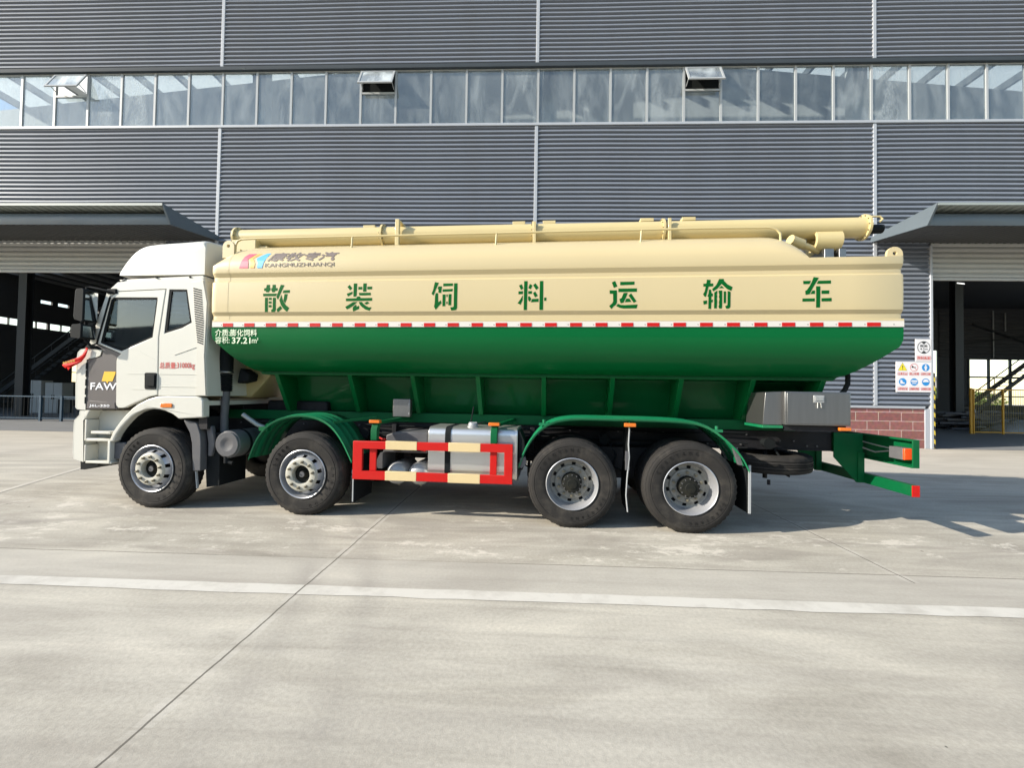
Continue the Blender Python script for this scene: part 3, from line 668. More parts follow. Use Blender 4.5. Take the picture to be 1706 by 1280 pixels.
# things inside the hall
def inhall(x, y, z=0): return OW + Vector((math.cos(WB)*x - math.sin(WB)*y, math.sin(WB)*x + math.cos(WB)*y, z))
def stairs(x0, x1, y, z0, z1, label):
    s = empty('steel_staircase', inhall(x0, y), WB, label=label, cat='staircase', group='steel staircases inside the hall')
    L_ = x1-x0
    for dy in (0, .9): MB().bar((0, dy, z0), (L_, dy, z1), .05, .22).build('stringer', HALLC, s)
    tr = MB(); n_ = max(4, int(abs(z1-z0)/.24))
    for i in range(n_+1): 
        t = i/n_; tr.box(L_*t-.12, L_*t+.12, .02, .88, z0+(z1-z0)*t-.02, z0+(z1-z0)*t+.02)
    tr.build('tread', HALLC, s)
    h = MB()
    for dy in (0, .9):
        h.bar((0, dy, z0+.55), (L_, dy, z1+.55), .04, .05)
        for i in range(0, n_+1, 3): t = i/n_; h.bar((L_*t, dy, z0+(z1-z0)*t), (L_*t, dy, z0+(z1-z0)*t+.55), .03, .03, up=(0, 1, 0))
    h.build('handrail', HALLC, s)
stairs(-44.6, -37.0, 9.5, .5, 6.2, 'dark steel staircase seen through the hall opening left of the cab')
stairs(15.0, 21.5, 13.0, 1.0, 6.0, 'dark steel staircase before the bright window wall in the right opening')
def cabinet(x, y, wd, ht, z0, label):
    c = empty('storage_cabinet', inhall(x, y), WB, label=label, cat='cabinet', group='grey cabinets inside the left opening')
    MB().box(0, wd, 0, .6, z0, z0+ht).build('body', CABW, c, bevel=.01)
    for k in range(2):
        dd = MB().box(wd*k/2+.02, wd*(k+1)/2-.01, -.02, -.002, z0+.03, z0+ht-.03).build('door', CABW, c, bevel=.006)
        MB().box(wd/2+(-.08 if k == 0 else .05), wd/2+(-.05 if k == 0 else .08), -.05, -.022, z0+ht*.45, z0+ht*.6).build('handle', HALLC, dd)
cabinet(-42.1, 9.4, 1.05, 1.9, .0, 'pale grey cabinet left of the other, with its two doors facing the yard')
cabinet(-41.0, 9.55, 1.05, 1.78, .0, 'slightly lower grey cabinet standing right of its pale twin')
gr = empty('guard_rail', inhall(-36.6, 4.0), WB, label='low blue steel guard rail with wire infill inside the left opening', cat='railing')
for x in (0, 2.02, 3.0, 4.6): MB().box(x-.045, x+.045, -.04, .04, 0, 1.15).build('post', BLUEP, gr)
q = MB(); q.box(0, 4.6, -.02, .02, 1.08, 1.13); q.box(0, 4.6, -.02, .02, .12, .16); q.build('rail', BLUEP, gr)
q = MB(); 
for i in range(24): q.box(i*.19+.1, i*.19+.106, -.005, .005, .16, 1.08)
q.build('wire_mesh', HALLC, gr)
be = empty('long_workbench', inhall(-39.9, 9.2), WB, label='long low workbench with a pale top behind the guard rail', cat='workbench')
MB().box(0, 3.4, 0, .8, .82, .90).build('bench_top', CABW, be)
for x in (.05, 3.3): 
    for y in (.05, .7): MB().box(x, x+.06, y, y+.06, 0, .82).build('leg', HALLC, be)
# yellow mesh gate and fence
mf = empty('mesh_fence', inhall(8.18, 6.7), WB, label='yellow framed wire mesh fence standing inside the right opening', cat='fence')
for x, wd in ((.04, .09), (.16, .05), (1.50, .07), (3.0, .07), (4.5, .07)): MB().box(x-wd/2, x+wd/2, -.03, .03, 0, 2.17 if x < .1 else 2.14).build('post', YELP, mf)
q = MB()
for x0, x1 in ((.185, 1.465), (1.535, 2.965), (3.035, 4.465)):
    q.box(x0, x1, -.02, .02, 2.08, 2.13); q.box(x0, x1, -.02, .02, .06, .11)
q.build('frame', YELP, mf)
q = MB()
for x0, x1 in ((.185, 1.465), (1.535, 2.965), (3.035, 4.465)):
    n_ = 13
    for i in range(1, n_): x = x0+(x1-x0)*i/n_; q.box(x-.004, x+.004, -.004, .004, .11, 2.08)
    for i in range(1, 20): z = .11+1.97*i/20; q.box(x0, x1, -.008, -.0045, z-.004, z+.004)
q.build('wire_mesh', WIRE, mf)
MB().box(.165, .195, -.06, -.031, 1.0, 1.15).build('latch', PUR, mf)
# clutter
rng = random.Random(8)
STK = mat('bundled_steel', (.09, .09, .10), .5, metal=.5, var=.4, scale=8)
for bx, by, n_, lab in ((11.0, 9.5, 14, 'heap of dark steel sections behind the mesh fence'), (7.0, 10.5, 9, 'low heap of steel offcuts left of the mesh fence')):
    sp_ = empty('steel_stock_pile', inhall(bx, by), WB, label=lab, cat='steel stock')
    q = MB()
    for i in range(n_*4):
        a = Vector((rng.uniform(-1.2, 1.2), rng.uniform(-.8, .8), .08+.10*(i//6))); t = rng.uniform(-.5, .5)
        q.bar(a-Vector((math.cos(t), math.sin(t), rng.uniform(-.05, .05)))*.9, a+Vector((math.cos(t), math.sin(t), rng.uniform(-.05, .05)))*.9, .09, .09)
    q.build('steel_bars', STK, sp_)
PLASTIC = mat('clear_film', (.30, .32, .34), .3, var=.3, scale=6, bump=.6, bscale=7)
q = MB(); n_ = 14; secs = []
for i in range(n_+1):
    x = i/n_*2.2; r_ = .55*math.sin(math.pi*min(max(i/n_, .05), .95))**.5
    secs.append([(x, .5*math.cos(math.pi*k/10)*1.1, max(0, r_*math.sin(math.pi*k/10)*(1+.25*rng.uniform(-1, 1)))) for k in range(11)])
q.loft(secs, cap=True)
wb_ = q.build('wrapped_bundle', PLASTIC, None, smooth=50); wb_.location = inhall(10.2, 7.7); wb_.rotation_euler.z = WB
tag(wb_, 'bundle wrapped in grey plastic film lying behind the yellow mesh fence', 'bundle')
LAMP = bpy.data.materials.new('lit_tube'); LAMP.use_nodes = True; LAMP.node_tree.nodes['Principled BSDF'].inputs['Emission Color'].default_value = (1, 1, .95, 1); LAMP.node_tree.nodes['Principled BSDF'].inputs['Emission Strength'].default_value = 1.2
for k, (x0, z0, x1, z1) in enumerate(((8.92, 7.54, 9.85, 7.60), (7.5, 7.16, 8.0, 7.2))):
    t = empty('tube_lamp', inhall(x0, 8.0, z0), WB, label=('lit tube lamp hanging highest behind the right roller shutter', 'shorter lit tube lamp hanging beside the right door jamb')[k], cat='lamp')
    MB().tube([(0, 0, 0), (x1-x0, .6, .12)], .022, 8).build('tube', LAMP, t)
    q = MB(); q.bar((0, 0, .05), (x1-x0, .6, .17), .08, .04); q.bar((.2, .1, .09), (.2, .1, 9.38-z0), .01, .01, up=(0, 1, 0)); q.build('fitting', HALLC, t)

# beyond the hall: shrubs and a far block seen through the windows
def shrub(x, y, r, h, seed, label):
    s = empty('shrub', inhall(x, y), WB, label=label, cat='shrub', group='shrubs beyond the hall')
    r_ = random.Random(seed); st = MB()
    for i in range(5): a = r_.uniform(0, 6.28); st.tube([(0, 0, 0), (math.cos(a)*r*.3, math.sin(a)*r*.3, h*.5), (math.cos(a)*r*.7, math.sin(a)*r*.7, h*.85)], [.06, .04, .015], 5)
    st.build('stem', BARK, s)
    f = MB()
    for i in range(1500):
        u = r_.random()**.4; a = r_.uniform(0, 6.28); e = r_.uniform(-.3, 1.5)
        c = Vector((math.cos(a)*math.cos(e)*r*u, math.sin(a)*math.cos(e)*r*u, h*.5+math.sin(e)*h*.5*u))
        d1 = Vector((r_.gauss(0, 1), r_.gauss(0, 1), r_.gauss(0, 1))).normalized()*.16; d2 = d1.cross(Vector((r_.gauss(0, 1), r_.gauss(0, 1), r_.gauss(0, 1)))).normalized()*.10
        f.add([c-d1, c+d2, c+d1, c-d2], [(0, 1, 2, 3)])
    f.build('foliage', LEAF, s)
shrub(31.5, 34, 2.6, 2.9, 1, 'yellow green shrub seen through the window wall behind the mesh fence')
shrub(25.5, 36, 2.0, 2.3, 2, 'shrub seen through the narrow window beside the door jamb')
shrub(37.5, 36, 3.0, 2.6, 3, 'shrub at the right edge of the bright window wall')
fb = empty('distant_building', inhall(60, 95), WB, label='pale low building far beyond the hall windows', cat='building')
MB().box(-26, 34, 0, 12, 0, 7).build('wall', FARB, fb)
MB().box(-26.5, 34.5, -.5, 12.5, 7, 7.4).build('roof', TRIM, fb)
for i in range(14):
    for zz in (1.2, 4.4): MB().box(-24+i*4.1, -22+i*4.1, -.05, .05, zz, zz+1.6).build('window', HALLC, fb)

# hall across the yard, mirrored in glass and paint
oh = empty('opposite_hall', (-10, -48, 0), WB, label='long grey hall across the yard, mirrored in the cab windows', cat='building')
MB().prism([(-95, 0), (75, 0), (75, 8.5), (-10, 12.0), (-95, 8.5)], -14, 0).build('wall', HALL if 0 else FASCIA, oh)
for i in range(12): MB().box(-90+13.5*i, -82+13.5*i, .02, .12, 5.2, 6.8).build('window', FRAME, oh)
for i in range(4): MB().box(-80+40*i, -74+40*i, .02, .14, 0, 4.6).build('door', SHUT, oh)

# ------------------------------------------------------------------ the truck (nose towards -X, near side at y = 0, width 2.4)
truck = empty('feed_truck', (0, 0, 0), label='long four axle bulk feed truck with white cab and cream over green hopper tank', cat='truck')
YC = 1.2
def mir(y): return 2*YC - y

# --- tank shell, lofted along X
SIDE = [(0.0, 2.385), (0.0, 2.530), (-.030, 2.575), (-.034, 2.67), (-.035, 2.77), (-.034, 2.88), (-.030, 2.962), (-.002, 2.985), (-.002, 3.030), (-.032, 3.082), (-.036, 3.12), (-.034, 3.165)]
_d = [(-.034, 3.165), (-.022, 3.235), (.018, 3.315), (.085, 3.390), (.17, 3.457), (.28, 3.515), (.42, 3.565), (.60, 3.60), (.85, 3.63), (1.2, 3.64)]
DOME = []
for i in range(len(_d)-1):                     # smooth curve through the points
    p0, p1, p2, p3 = _d[max(i-1, 0)], _d[i], _d[i+1], _d[min(i+2, len(_d)-1)]
    for t_ in (.34, .67, 1):
        DOME.append(tuple(.5*(2*b_ + (c_-a_)*t_ + (2*a_-5*b_+4*c_-e_)*t_*t_ + (3*b_-a_-3*c_+e_)*t_**3) for a_, b_, c_, e_ in zip(p0, p1, p2, p3)))
def tank_section(x, k, inset=0.0):
    near = [(y+inset, z) for y, z in SIDE] + [(y+inset*.5 if k > .02 else y, 3.165+(z-3.165)*k) for y, z in DOME]
    full = near + [(mir(y), z) for y, z in near[-2::-1]]
    return [(x, y, z) for y, z in full]
st = [(.785, .06, .035), (.79, .17, .02), (.80, .28, .012), (.82, .40, .004), (.84, .50, 0), (.87, .61, 0), (.90, .70, 0), (.94, .785, 0), (.98, .86, 0), (1.03, .92, 0), (1.08, .96, 0), (1.14, .988, 0), (1.2, 1, 0)]
st += [(x, 1, 0) for x in (2, 3, 4, 5, 6, 7, 7.7)] + [(7.80, .985, 0), (7.88, .93, 0), (7.95, .83, 0), (8.0, .70, 0), (8.04, .52, 0), (8.065, .30, 0), (8.075, .012, 0), (8.5, .012, 0), (9.02, .012, 0), (9.05, .008, .01)]
t = MB(); t.loft([tank_section(*q) for q in st], cap=True)
tank = t.build('tank_body', CREAM, truck, smooth=22)
# end seam welds
for xw in (1.02,):
    MB().loft([[(xw+d, y-.0018 if y < 1.2 else y+.0018, z) for j, (x_, y, z) in enumerate(tank_section(xw, .915))] for d in (-.012, .012)]).build('weld_seam', CREAM, tank)
# --- hopper (green), tapering towards both ends
HP = [(0.0, 2.383), (0.0, 2.30), (.004, 2.235), (.022, 2.165), (.06, 2.08), (.125, 1.985), (.215, 1.905), (.32, 1.855), (.42, 1.832), (.425, 1.795), (.86, 1.785), (1.0, 1.285)]
def xf(z): return .785 if z > 2.25 else (.785 + (2.25-z)/(2.25-1.775)*(1.22-.785) if z > 1.775 else 1.22 + (1.775-z)*.55)
def xr(z): return 9.068 if z > 2.185 else (9.068 - (2.185-z)/(2.185-1.80)*(9.068-8.60) if z > 1.80 else 8.60 - (1.80-z)*.5)
N = 24; secs = []
for i in range(N+1):
    u = i/N; row = [(xf(z)+(xr(z)-xf(z))*u, y, z) for y, z in HP]
    secs.append(row + [(x, mir(y), z) for x, y, z in row[::-1]])
h = MB(); h.loft(secs, cap=True)
hopper = h.build('hopper', GREEN, truck, smooth=40)
for x in (1.40, 2.46, 3.34, 4.23, 5.10, 5.98, 6.83, 7.69, 8.50):
    for s in (0, 1):
        f = (lambda y: y) if s == 0 else mir
        v = [(x-.03, f(.425), 1.80), (x+.03, f(.425), 1.80), (x+.03, f(.725), 1.282), (x-.03, f(.725), 1.282),
             (x-.022, f(.89), 1.80), (x+.022, f(.89), 1.80), (x+.022, f(1.02), 1.282), (x-.022, f(1.02), 1.282)]
        MB().add(v, [(0, 1, 2, 3), (4, 7, 6, 5), (0, 3, 7, 4), (1, 5, 6, 2), (0, 4, 5, 1), (3, 2, 6, 7)]).build('rib', GREEN, hopper, bevel=.004)
MB().bar((xf(1.80)+.02, .415, 1.815), (xr(1.82)-.02, .415, 1.815), .012, .012).build('weld_seam', GREEN2, hopper)
# red and white reflective strip round the tank
MB().box(.80, 9.068, -.010, .002, 2.386, 2.452).build('reflective_strip', TAPEW, truck)
strip = bpy.data.objects['reflective_strip']
q = MB(); x = 1.0; k = 0
xs_red = [.952+.0, 1.245, 1.535]
x = .952
while x < 8.9:
    q.box(x, x+.14, -.0135, -.0102, 2.390, 2.434); x += .2975
q.build('red_dash', REDP, strip)
q = MB(); x = .93
while x < 9.0: q.tube([(x, -.0125, 2.412), (x, -.0098, 2.412)], .006, 6); x += .2975
q.build('rivet', STEEL, strip)
MB().box(.80, 9.068, -.0085, .0, 2.454, 2.476).build('edge_strip', CREAM, truck)

# --- stencil characters, each traced on a 1280 grid
STEN = {
'散': ((1.461, 1.951, 2.974, 2.512), [
 [(262,140),(375,140),(372,250),(400,255),(395,350),(360,355),(350,405),(250,405),(240,360),(175,355),(175,262),(245,255)],
 [(465,140),(580,140),(583,255),(655,262),(650,355),(570,360),(555,405),(460,405),(450,360),(430,350),(432,262),(468,255)],
 [(145,455),(635,455),(600,548),(150,548)], [(215,598),(318,598),(318,1108),(215,1108)], [(350,600),(450,600),(450,680),(350,680)],
 [(350,732),(450,732),(450,808),(350,808)], [(350,862),(450,862),(450,940),(350,940)],
 [(495,600),(600,600),(600,1040),(580,1085),(560,1108),(450,1108),(438,1035),(470,1015),(495,990)],
 [(760,142),(890,160),(775,430),(690,640),(665,665),(620,575)], [(868,340),(1090,335),(1082,432),(832,438)],
 [(905,475),(1015,475),(985,660),(930,805),(872,705)],
 [(795,495),(830,640),(880,755),(960,870),(1080,968),(1005,1092),(970,1088),(870,985),(780,850),(728,690),(760,610)],
 [(765,890),(828,985),(690,1105),(655,1100),(635,1010)]]),
'装': ((2.566, 3.036, 2.976, 2.524), [
 [(285,182),(382,305),(308,378),(210,258)], [(392,428),(395,505),(238,600),(190,500)], [(430,135),(552,135),(545,560),(515,608),(430,605)],
 [(598,260),(738,258),(735,352),(598,354)], [(770,135),(890,135),(884,430),(768,430)], [(918,256),(1085,254),(1083,348),(916,350)],
 [(618,472),(1042,470),(1045,558),(800,566),(640,562)],
 [(165,670),(545,662),(548,625),(580,600),(650,598),(680,625),(685,658),(1098,655),(1095,755),(170,765)],
 [(430,795),(575,795),(440,920),(300,1010),(205,1055),(145,970)], [(530,885),(548,970),(635,925),(642,1035),(430,1132),(408,1040),(425,970)],
 [(622,795),(735,795),(775,850),(870,930),(980,985),(1080,988),(1005,1108),(860,1062),(735,970),(665,890)],
 [(905,790),(945,790),(1000,838),(888,892),(820,845)]]),
'饲': ((3.672, 4.122, 2.978, 2.535), [
 [(262,125),(402,152),(300,400),(225,605),(150,545),(205,410)], [(395,280),(518,282),(495,515),(440,515),(392,500),(400,390),(362,372)],
 [(300,518),(385,520),(390,730),(400,850),(485,780),(512,880),(410,985),(310,1112),(248,1010),(272,850),(278,620)],
 [(562,180),(905,178),(905,270),(562,282)], [(545,388),(905,375),(890,462),(545,478)], [(545,570),(655,570),(645,985),(545,990)],
 [(760,560),(865,560),(855,955),(755,955)], [(685,570),(728,570),(725,655),(685,660)], [(685,825),(728,825),(722,910),(685,910)],
 [(945,175),(1068,175),(1065,1040),(1040,1105),(1000,1130),(860,1138),(820,1030),(920,1020),(945,995)]]),
'料': ((4.746, 5.178, 2.98, 2.546), [
 [(260,250),(318,400),(232,450),(158,290)], [(145,500),(305,495),(300,600),(145,604)], [(298,640),(298,810),(225,980),(118,920),(220,780)],
 [(342,135),(466,135),(452,1165),(338,1165)], [(545,238),(640,290),(580,432),(492,388)], [(492,495),(630,495),(622,590),(490,595)],
 [(530,668),(608,765),(560,860),(530,862),(490,805),(490,690)], [(745,215),(862,380),(770,455),(662,285)], [(740,508),(832,660),(735,720),(662,570)],
 [(635,775),(862,765),(862,875),(590,890)], [(900,135),(1022,135),(1025,1165),(895,1165)], [(1060,730),(1140,730),(1135,840),(1060,845)]]),
'运': ((5.818, 6.232, 2.967, 2.543), [
 [(355,132),(432,325),(310,380),(235,180)], [(535,165),(1042,160),(1035,272),(535,285)], [(472,405),(1128,402),(1125,525),(472,528)],
 [(158,465),(420,465),(425,905),(385,985),(310,1035),(230,1130),(150,1025),(260,925),(290,860),(285,590),(165,588)],
 [(660,560),(805,560),(745,720),(660,905),(560,930),(508,785),(590,740)], [(925,580),(1115,860),(1020,915),(832,655)],
 [(755,765),(868,760),(935,880),(705,890)], [(460,945),(560,985),(700,995),(1160,975),(1120,1110),(660,1112),(520,1085),(400,1025)]]),
'输': ((6.886, 7.281, 2.961, 2.546), [
 [(265,105),(402,115),(378,238),(490,248),(488,345),(325,355),(270,560),(235,715),(180,715),(125,630),(185,530),(222,352),(135,350),(135,252),(245,245)],
 [(130,865),(270,845),(272,965),(155,995)],
 [(335,460),(405,460),(430,595),(478,605),(475,700),(425,705),(425,830),(480,815),(475,910),(425,915),(420,1145),(320,1145),(320,720),(285,705),(318,600)],
 [(700,85),(865,85),(870,150),(990,275),(1180,380),(1125,515),(985,450),(785,265),(640,430),(490,525),(445,450),(590,310),(660,180)],
 [(790,330),(880,415),(690,415)],
 [(525,570),(635,495),(635,590),(618,640),(635,690),(618,800),(635,870),(630,920),(622,1130),(525,1130)],
 [(680,500),(810,495),(810,1090),(790,1135),(710,1135),(680,1060),(705,1000),(690,920),(712,800),(690,730),(708,640),(685,590)],
 [(862,530),(945,530),(945,945),(862,950)], [(1000,515),(1095,540),(1105,570),(1105,1080),(1060,1135),(955,1142),(920,1050),(1000,1020)]]),
'车': ((7.971, 8.349, 2.968, 2.562), [
 [(120,215),(400,212),(345,325),(125,328)], [(500,78),(685,105),(470,450),(345,690),(205,712),(190,575),(250,545),(345,410),(430,250)],
 [(660,212),(1108,205),(1105,318),(600,325)], [(578,408),(730,408),(722,1165),(585,1165)], [(450,560),(540,560),(535,680),(375,685),(425,600)],
 [(770,560),(1048,560),(1040,680),(770,682)], [(95,842),(535,838),(530,945),(90,950)], [(770,835),(1130,828),(1130,945),(770,948)]]),
}
def side_y(z):
    for (ya, za), (yb, zb) in zip(SIDE+DOME, (SIDE+DOME)[1:]):
        if za <= z <= zb: return ya + (yb-ya)*(z-za)/(zb-za)
    return 0
# makers logo and name on the shoulder
YL = lambda x, z: side_y(z) - .004
def surf(mb, pts, mi=0, zs=(3.085, 3.165, 3.235, 3.31, 3.385, 3.455), off=-.004):
    """fill a polygon and drape it on the curved shoulder"""
    loops = [[Vector((p[0], p[1], 0)) for p in pts]]
    me = bmesh.new(); vs = [me.verts.new((p[0], 0, p[1])) for p in pts]
    for t_ in tessellate_polygon(loops):
        try: me.faces.new([vs[i] for i in t_])
        except ValueError: pass
    for z in zs: bmesh.ops.bisect_plane(me, geom=me.verts[:]+me.edges[:]+me.faces[:], plane_co=(0, 0, z), plane_no=(0, 0, 1))
    me.verts.index_update()
    mb.add([(v.co.x, side_y(v.co.z)+off, v.co.z) for v in me.verts], [tuple(v.index for v in f.verts) for f in me.faces], mi); me.free()
for ch, ((xa, xb, za, zb), polys) in STEN.items():
    q = MB()
    for pl in polys:
        pts = [(xa+(xb-xa)*px/1280, za+(zb-za)*py/1280) for px, py in pl]
        surf(q, pts, zs=(2.575, 2.62, 2.67, 2.72, 2.77, 2.82, 2.88, 2.92, 2.965), off=-.0022)
    q.build('stencil_character', LETGREEN, truck)
lg = MB()
surf(lg, [(1.177, 3.14), (1.19, 3.22), (1.215, 3.30), (1.25, 3.352), (1.362, 3.352), (1.285, 3.27), (1.275, 3.265), (1.296, 3.215), (1.300, 3.14)], 0)
surf(lg, [(1.325, 3.14), (1.385, 3.14), (1.390, 3.20), (1.372, 3.245), (1.345, 3.27), (1.435, 3.352), (1.385, 3.352), (1.30, 3.275), (1.325, 3.225)], 1)
surf(lg, [(1.422, 3.14), (1.492, 3.14), (1.51, 3.22), (1.555, 3.355), (1.50, 3.355), (1.395, 3.275), (1.40, 3.255), (1.425, 3.21)], 2)
lg.build('maker_emblem', [L_RED, L_OR, L_BL], truck)
def shoulder_text(mb, body, x, z, h, wd, bold, shear=0):
    tmp = MB(); text(tmp, body, x, 0, z, h=h, wd=wd, bold=bold, shear=shear)
    me = bmesh.new(); vs = [me.verts.new(v) for v in tmp.v]
    for f in tmp.f:
        try: me.faces.new([vs[i] for i in f])
        except ValueError: pass
    for zz in (3.165, 3.235, 3.31, 3.385): bmesh.ops.bisect_plane(me, geom=me.verts[:]+me.edges[:]+me.faces[:], plane_co=(0, 0, zz), plane_no=(0, 0, 1))
    me.verts.index_update()
    mb.add([(v.co.x, YL(v.co.x, v.co.z)+v.co.y, v.co.z) for v in me.verts], [tuple(v.index for v in f.verts) for f in me.faces]); me.free()
q = MB(); shoulder_text(q, '康牧专汽', 1.555, 3.232, .128, .93, .045, .25); q.build('maker_name', LETGREY, truck)
q = MB(); shoulder_text(q, 'KANGMUZHUANQI', 1.53, 3.142, .060, .93, .014); q.build('maker_name', LETGREY, truck)
q = MB(); text(q, '介质:膨化饲料', .842, -.004, 2.268, h=.088, wd=.58, bold=.018); text(q, '容积:', .846, -.004, 2.172, h=.088, wd=.20, bold=.008); text(q, '37.21', 1.08, -.004, 2.172, h=.078, wd=.255, bold=.03); text(q, 'm', 1.355, -.004, 2.178, h=.048, wd=.065, bold=.0); text(q, '3', 1.424, -.004, 2.212, h=.034, bold=.0)
q.build('load_lettering', LETWHITE, truck)

# --- lifting lugs, rail, auger tubes on the roof
def lug(x, y, z0, r, hgt):
    pts = [(x-r, z0)] + [(x+r*math.cos(a), z0+hgt+r*math.sin(a)) for a in [math.pi-math.pi*i/14 for i in range(15)]] + [(x+r, z0)]
    hole = [(x+.022*math.cos(2*math.pi*i/12), z0+hgt+.01+.022*math.sin(2*math.pi*i/12)) for i in range(12)]
    return MB().prism(pts, y-.015, y+.015, holes=[hole])
for x, z0, r, hgt in ((.915, 3.40, .083, .07), (9.047, 3.165, .085, .065)):
    for y in (.10, mir(.10)):
        lug(x, y, z0-.08 if x < 2 else z0-.005, r, hgt+.08 if x < 2 else hgt).build('lifting_lug', CREAM, truck, bevel=.004)
for ys in (.17, mir(.17)):
    pts = [(.945, ys, 3.44), (.95, ys, 3.52), (.975, ys, 3.57), (1.03, ys, 3.595), (1.2, ys, 3.60)] + [(x, ys, 3.60) for x in (2.5, 4, 5.5, 7)] + [(7.74, ys, 3.592), (7.82, ys, 3.57), (7.865, ys, 3.52), (7.87, ys, 3.42)]
    hr = MB().tube(pts, .014, 8).build('hand_rail', CREAM2, truck, smooth=50)
    for x in (2.59, 4.49, 6.27): MB().tube([(x, ys, 3.60), (x-.01, ys, 3.44)], .012, 8).build('rail_post', CREAM2, hr, smooth=50)
ax = []
def auger(y, z0, z1, r, x0, x1):
    zz = lambda x: z0+(z1-z0)*(x-x0)/(x1-x0)
    a = MB().tube([(x0, y, z0), (x1, y, z1)], r, 40).build('auger_tube', CREAM2, truck, smooth=40)
    for x in (x0+.02, 2.83, 4.93, 6.62, x1-.03):
        MB().tube([(x-.014, y, zz(x)), (x+.014, y, zz(x))], r+.035, 40).build('flange', CREAM2, a, smooth=40)
        q = MB()
        for i in range(12):
            t_ = 2*math.pi*i/12; q.tube([(x-.026, y+(r+.02)*math.cos(t_), zz(x)+(r+.02)*math.sin(t_)), (x+.026, y+(r+.02)*math.cos(t_), zz(x)+(r+.02)*math.sin(t_))], .008, 6)
        q.build('flange_bolts', NUT, a)
    return a
auger(.62, 3.775, 3.735, .125, .62, 9.10)
auger(1.05, 3.80, 3.80, .12, 1.5, 7.9)
def saddle(x, y0, y1):
    q = MB(); q.box(x-.028, x+.028, y0, y0+.05, 3.50, 3.925); q.box(x-.03, x+.03, y0+.052, y1, 3.90, 3.925); q.box(x-.028, x+.028, y1, y1+.05, 3.5, 3.925)
    q.build('tube_saddle', CREAM2, truck, bevel=.006)
saddle(3.09, .42, 1.25)
for x in (4.95, 6.68): MB().box(x-.02, x+.02, .46, .485, 3.52, 3.86).build('tube_saddle', CREAM2, truck, bevel=.004)
for x in (2.62, 4.73, 5.14, 6.42, 6.95): 
    q = MB(); q.box(x-.085, x+.085, .58, .70, 3.872, 3.915); q.build('clamp', CREAM2, truck, bevel=.004)
q = MB(); q.bar((4.75, .72, 3.915), (5.12, .72, 3.915), .03, .02); q.build('clamp_bar', CREAM2, truck)
MB().bar((2.64, .72, 3.915), (3.1, .72, 3.915), .03, .02).build('clamp_bar', CREAM2, truck)
# front bearing box and rear outlet
q = MB(); q.box(.66, 1.02, .45, .95, 3.46, 3.70); q.box(1.02, 1.16, .5, .9, 3.50, 3.62); q.build('bearing_box', CREAM2, truck, bevel=.008)
q = MB(); q.box(.70, .80, .435, .447, 3.50, 3.56); q.tube([(.73, .432, 3.53), (.73, .446, 3.53)], .015, 8); q.build('bearing_plate', CREAM2, truck)
o_ = MB().lathe([(.14, 3.44), (.14, 3.58), (.19, 3.585), (.19, 3.62), (.13, 3.65), (.10, 3.68)], 32, (8.68, .85, 0), axis='Z').build('outlet_spout', CREAM2, truck, smooth=40)
q = MB().lathe([(.10, -.16), (.135, -.155), (.135, .15), (.10, .16)], 28, (8.62, .62, 3.57), axis='X'); q.build('outlet_elbow', CREAM2, truck, smooth=40)
q = MB(); q.tube([(8.28, .5, 3.50), (8.62, .66, 3.44)], .04, 10); q.tube([(8.12, .45, 3.54), (8.28, .5, 3.50)], .065, 10); q.build('tilt_cylinder', CREAM2, truck, smooth=40)
q = MB(); q.box(8.55, 8.66, .5, .9, 3.17, 3.44); q.box(8.72, 8.80, .5, .9, 3.17, 3.44); q.build('turntable', STEEL, truck, bevel=.006)
q = MB(); q.tube([(9.10, .62, 3.715), (9.29, .62, 3.715)], [.058, .055], 20); q.build('drive_motor', BLKP, truck, smooth=40)
q = MB(); q.tube([(9.1, .62, 3.86), (9.18, .62, 3.875), (9.27, .62, 3.875), (9.30, .62, 3.84), (9.27, .62, 3.81)], .013, 8); q.build('motor_hose', CREAM2, truck, smooth=50)
q = MB(); q.tube([(8.72, .5, 2.02), (8.775, .48, 1.95), (8.79, .46, 1.86), (8.775, .44, 1.76), (8.72, .42, 1.67), (8.65, .4, 1.61)], .028, 10); q.build('hydraulic_hose', BLKP, truck, smooth=50)

# --- chassis
q = MB()
for y in (.77, 1.56):
    q.box(.35, 8.36, y, y+.07, 1.150, 1.282)
q.box(8.36, 8.9, .77, .84, 1.19, 1.282)
q.build('subframe', GREEN2, truck, bevel=.005)
for y in (.80, 1.53):
    q = MB(); q.box(-.55, 8.81, y, y+.07, .90, 1.148)
    q.box(-.55, 8.81, y-.012, y, .90, .92); q.box(-.55, 8.81, y-.012, y, 1.13, 1.148)
    rl = q.build('chassis_rail', BLACK, truck, bevel=.004)
    r_ = random.Random(3); x = .3; b0 = None
    while x < 8.7 and y < 1:
        zb = r_.choice((.96, 1.02, 1.09))
        if b0 is None:
            b0 = MB().tube([(0, -.013, 0), (0, 0, 0)], .012, 6).build('frame_bolt', GREYPL, rl); bo = b0
        else: bo = dup(b0, rl)
        bo.location = (x, y-.002, zb); x += r_.uniform(.06, .26)
for x in (.3, 1.5, 2.9, 4.3, 5.0, 6.15, 7.4, 8.4):
    MB().box(x-.06, x+.06, .872, 1.528, .95, 1.10).build('cross_member', BLACK, truck, bevel=.004)
WX = (0.0, 2.0914, 5.4633, 6.8127); ZA = .52
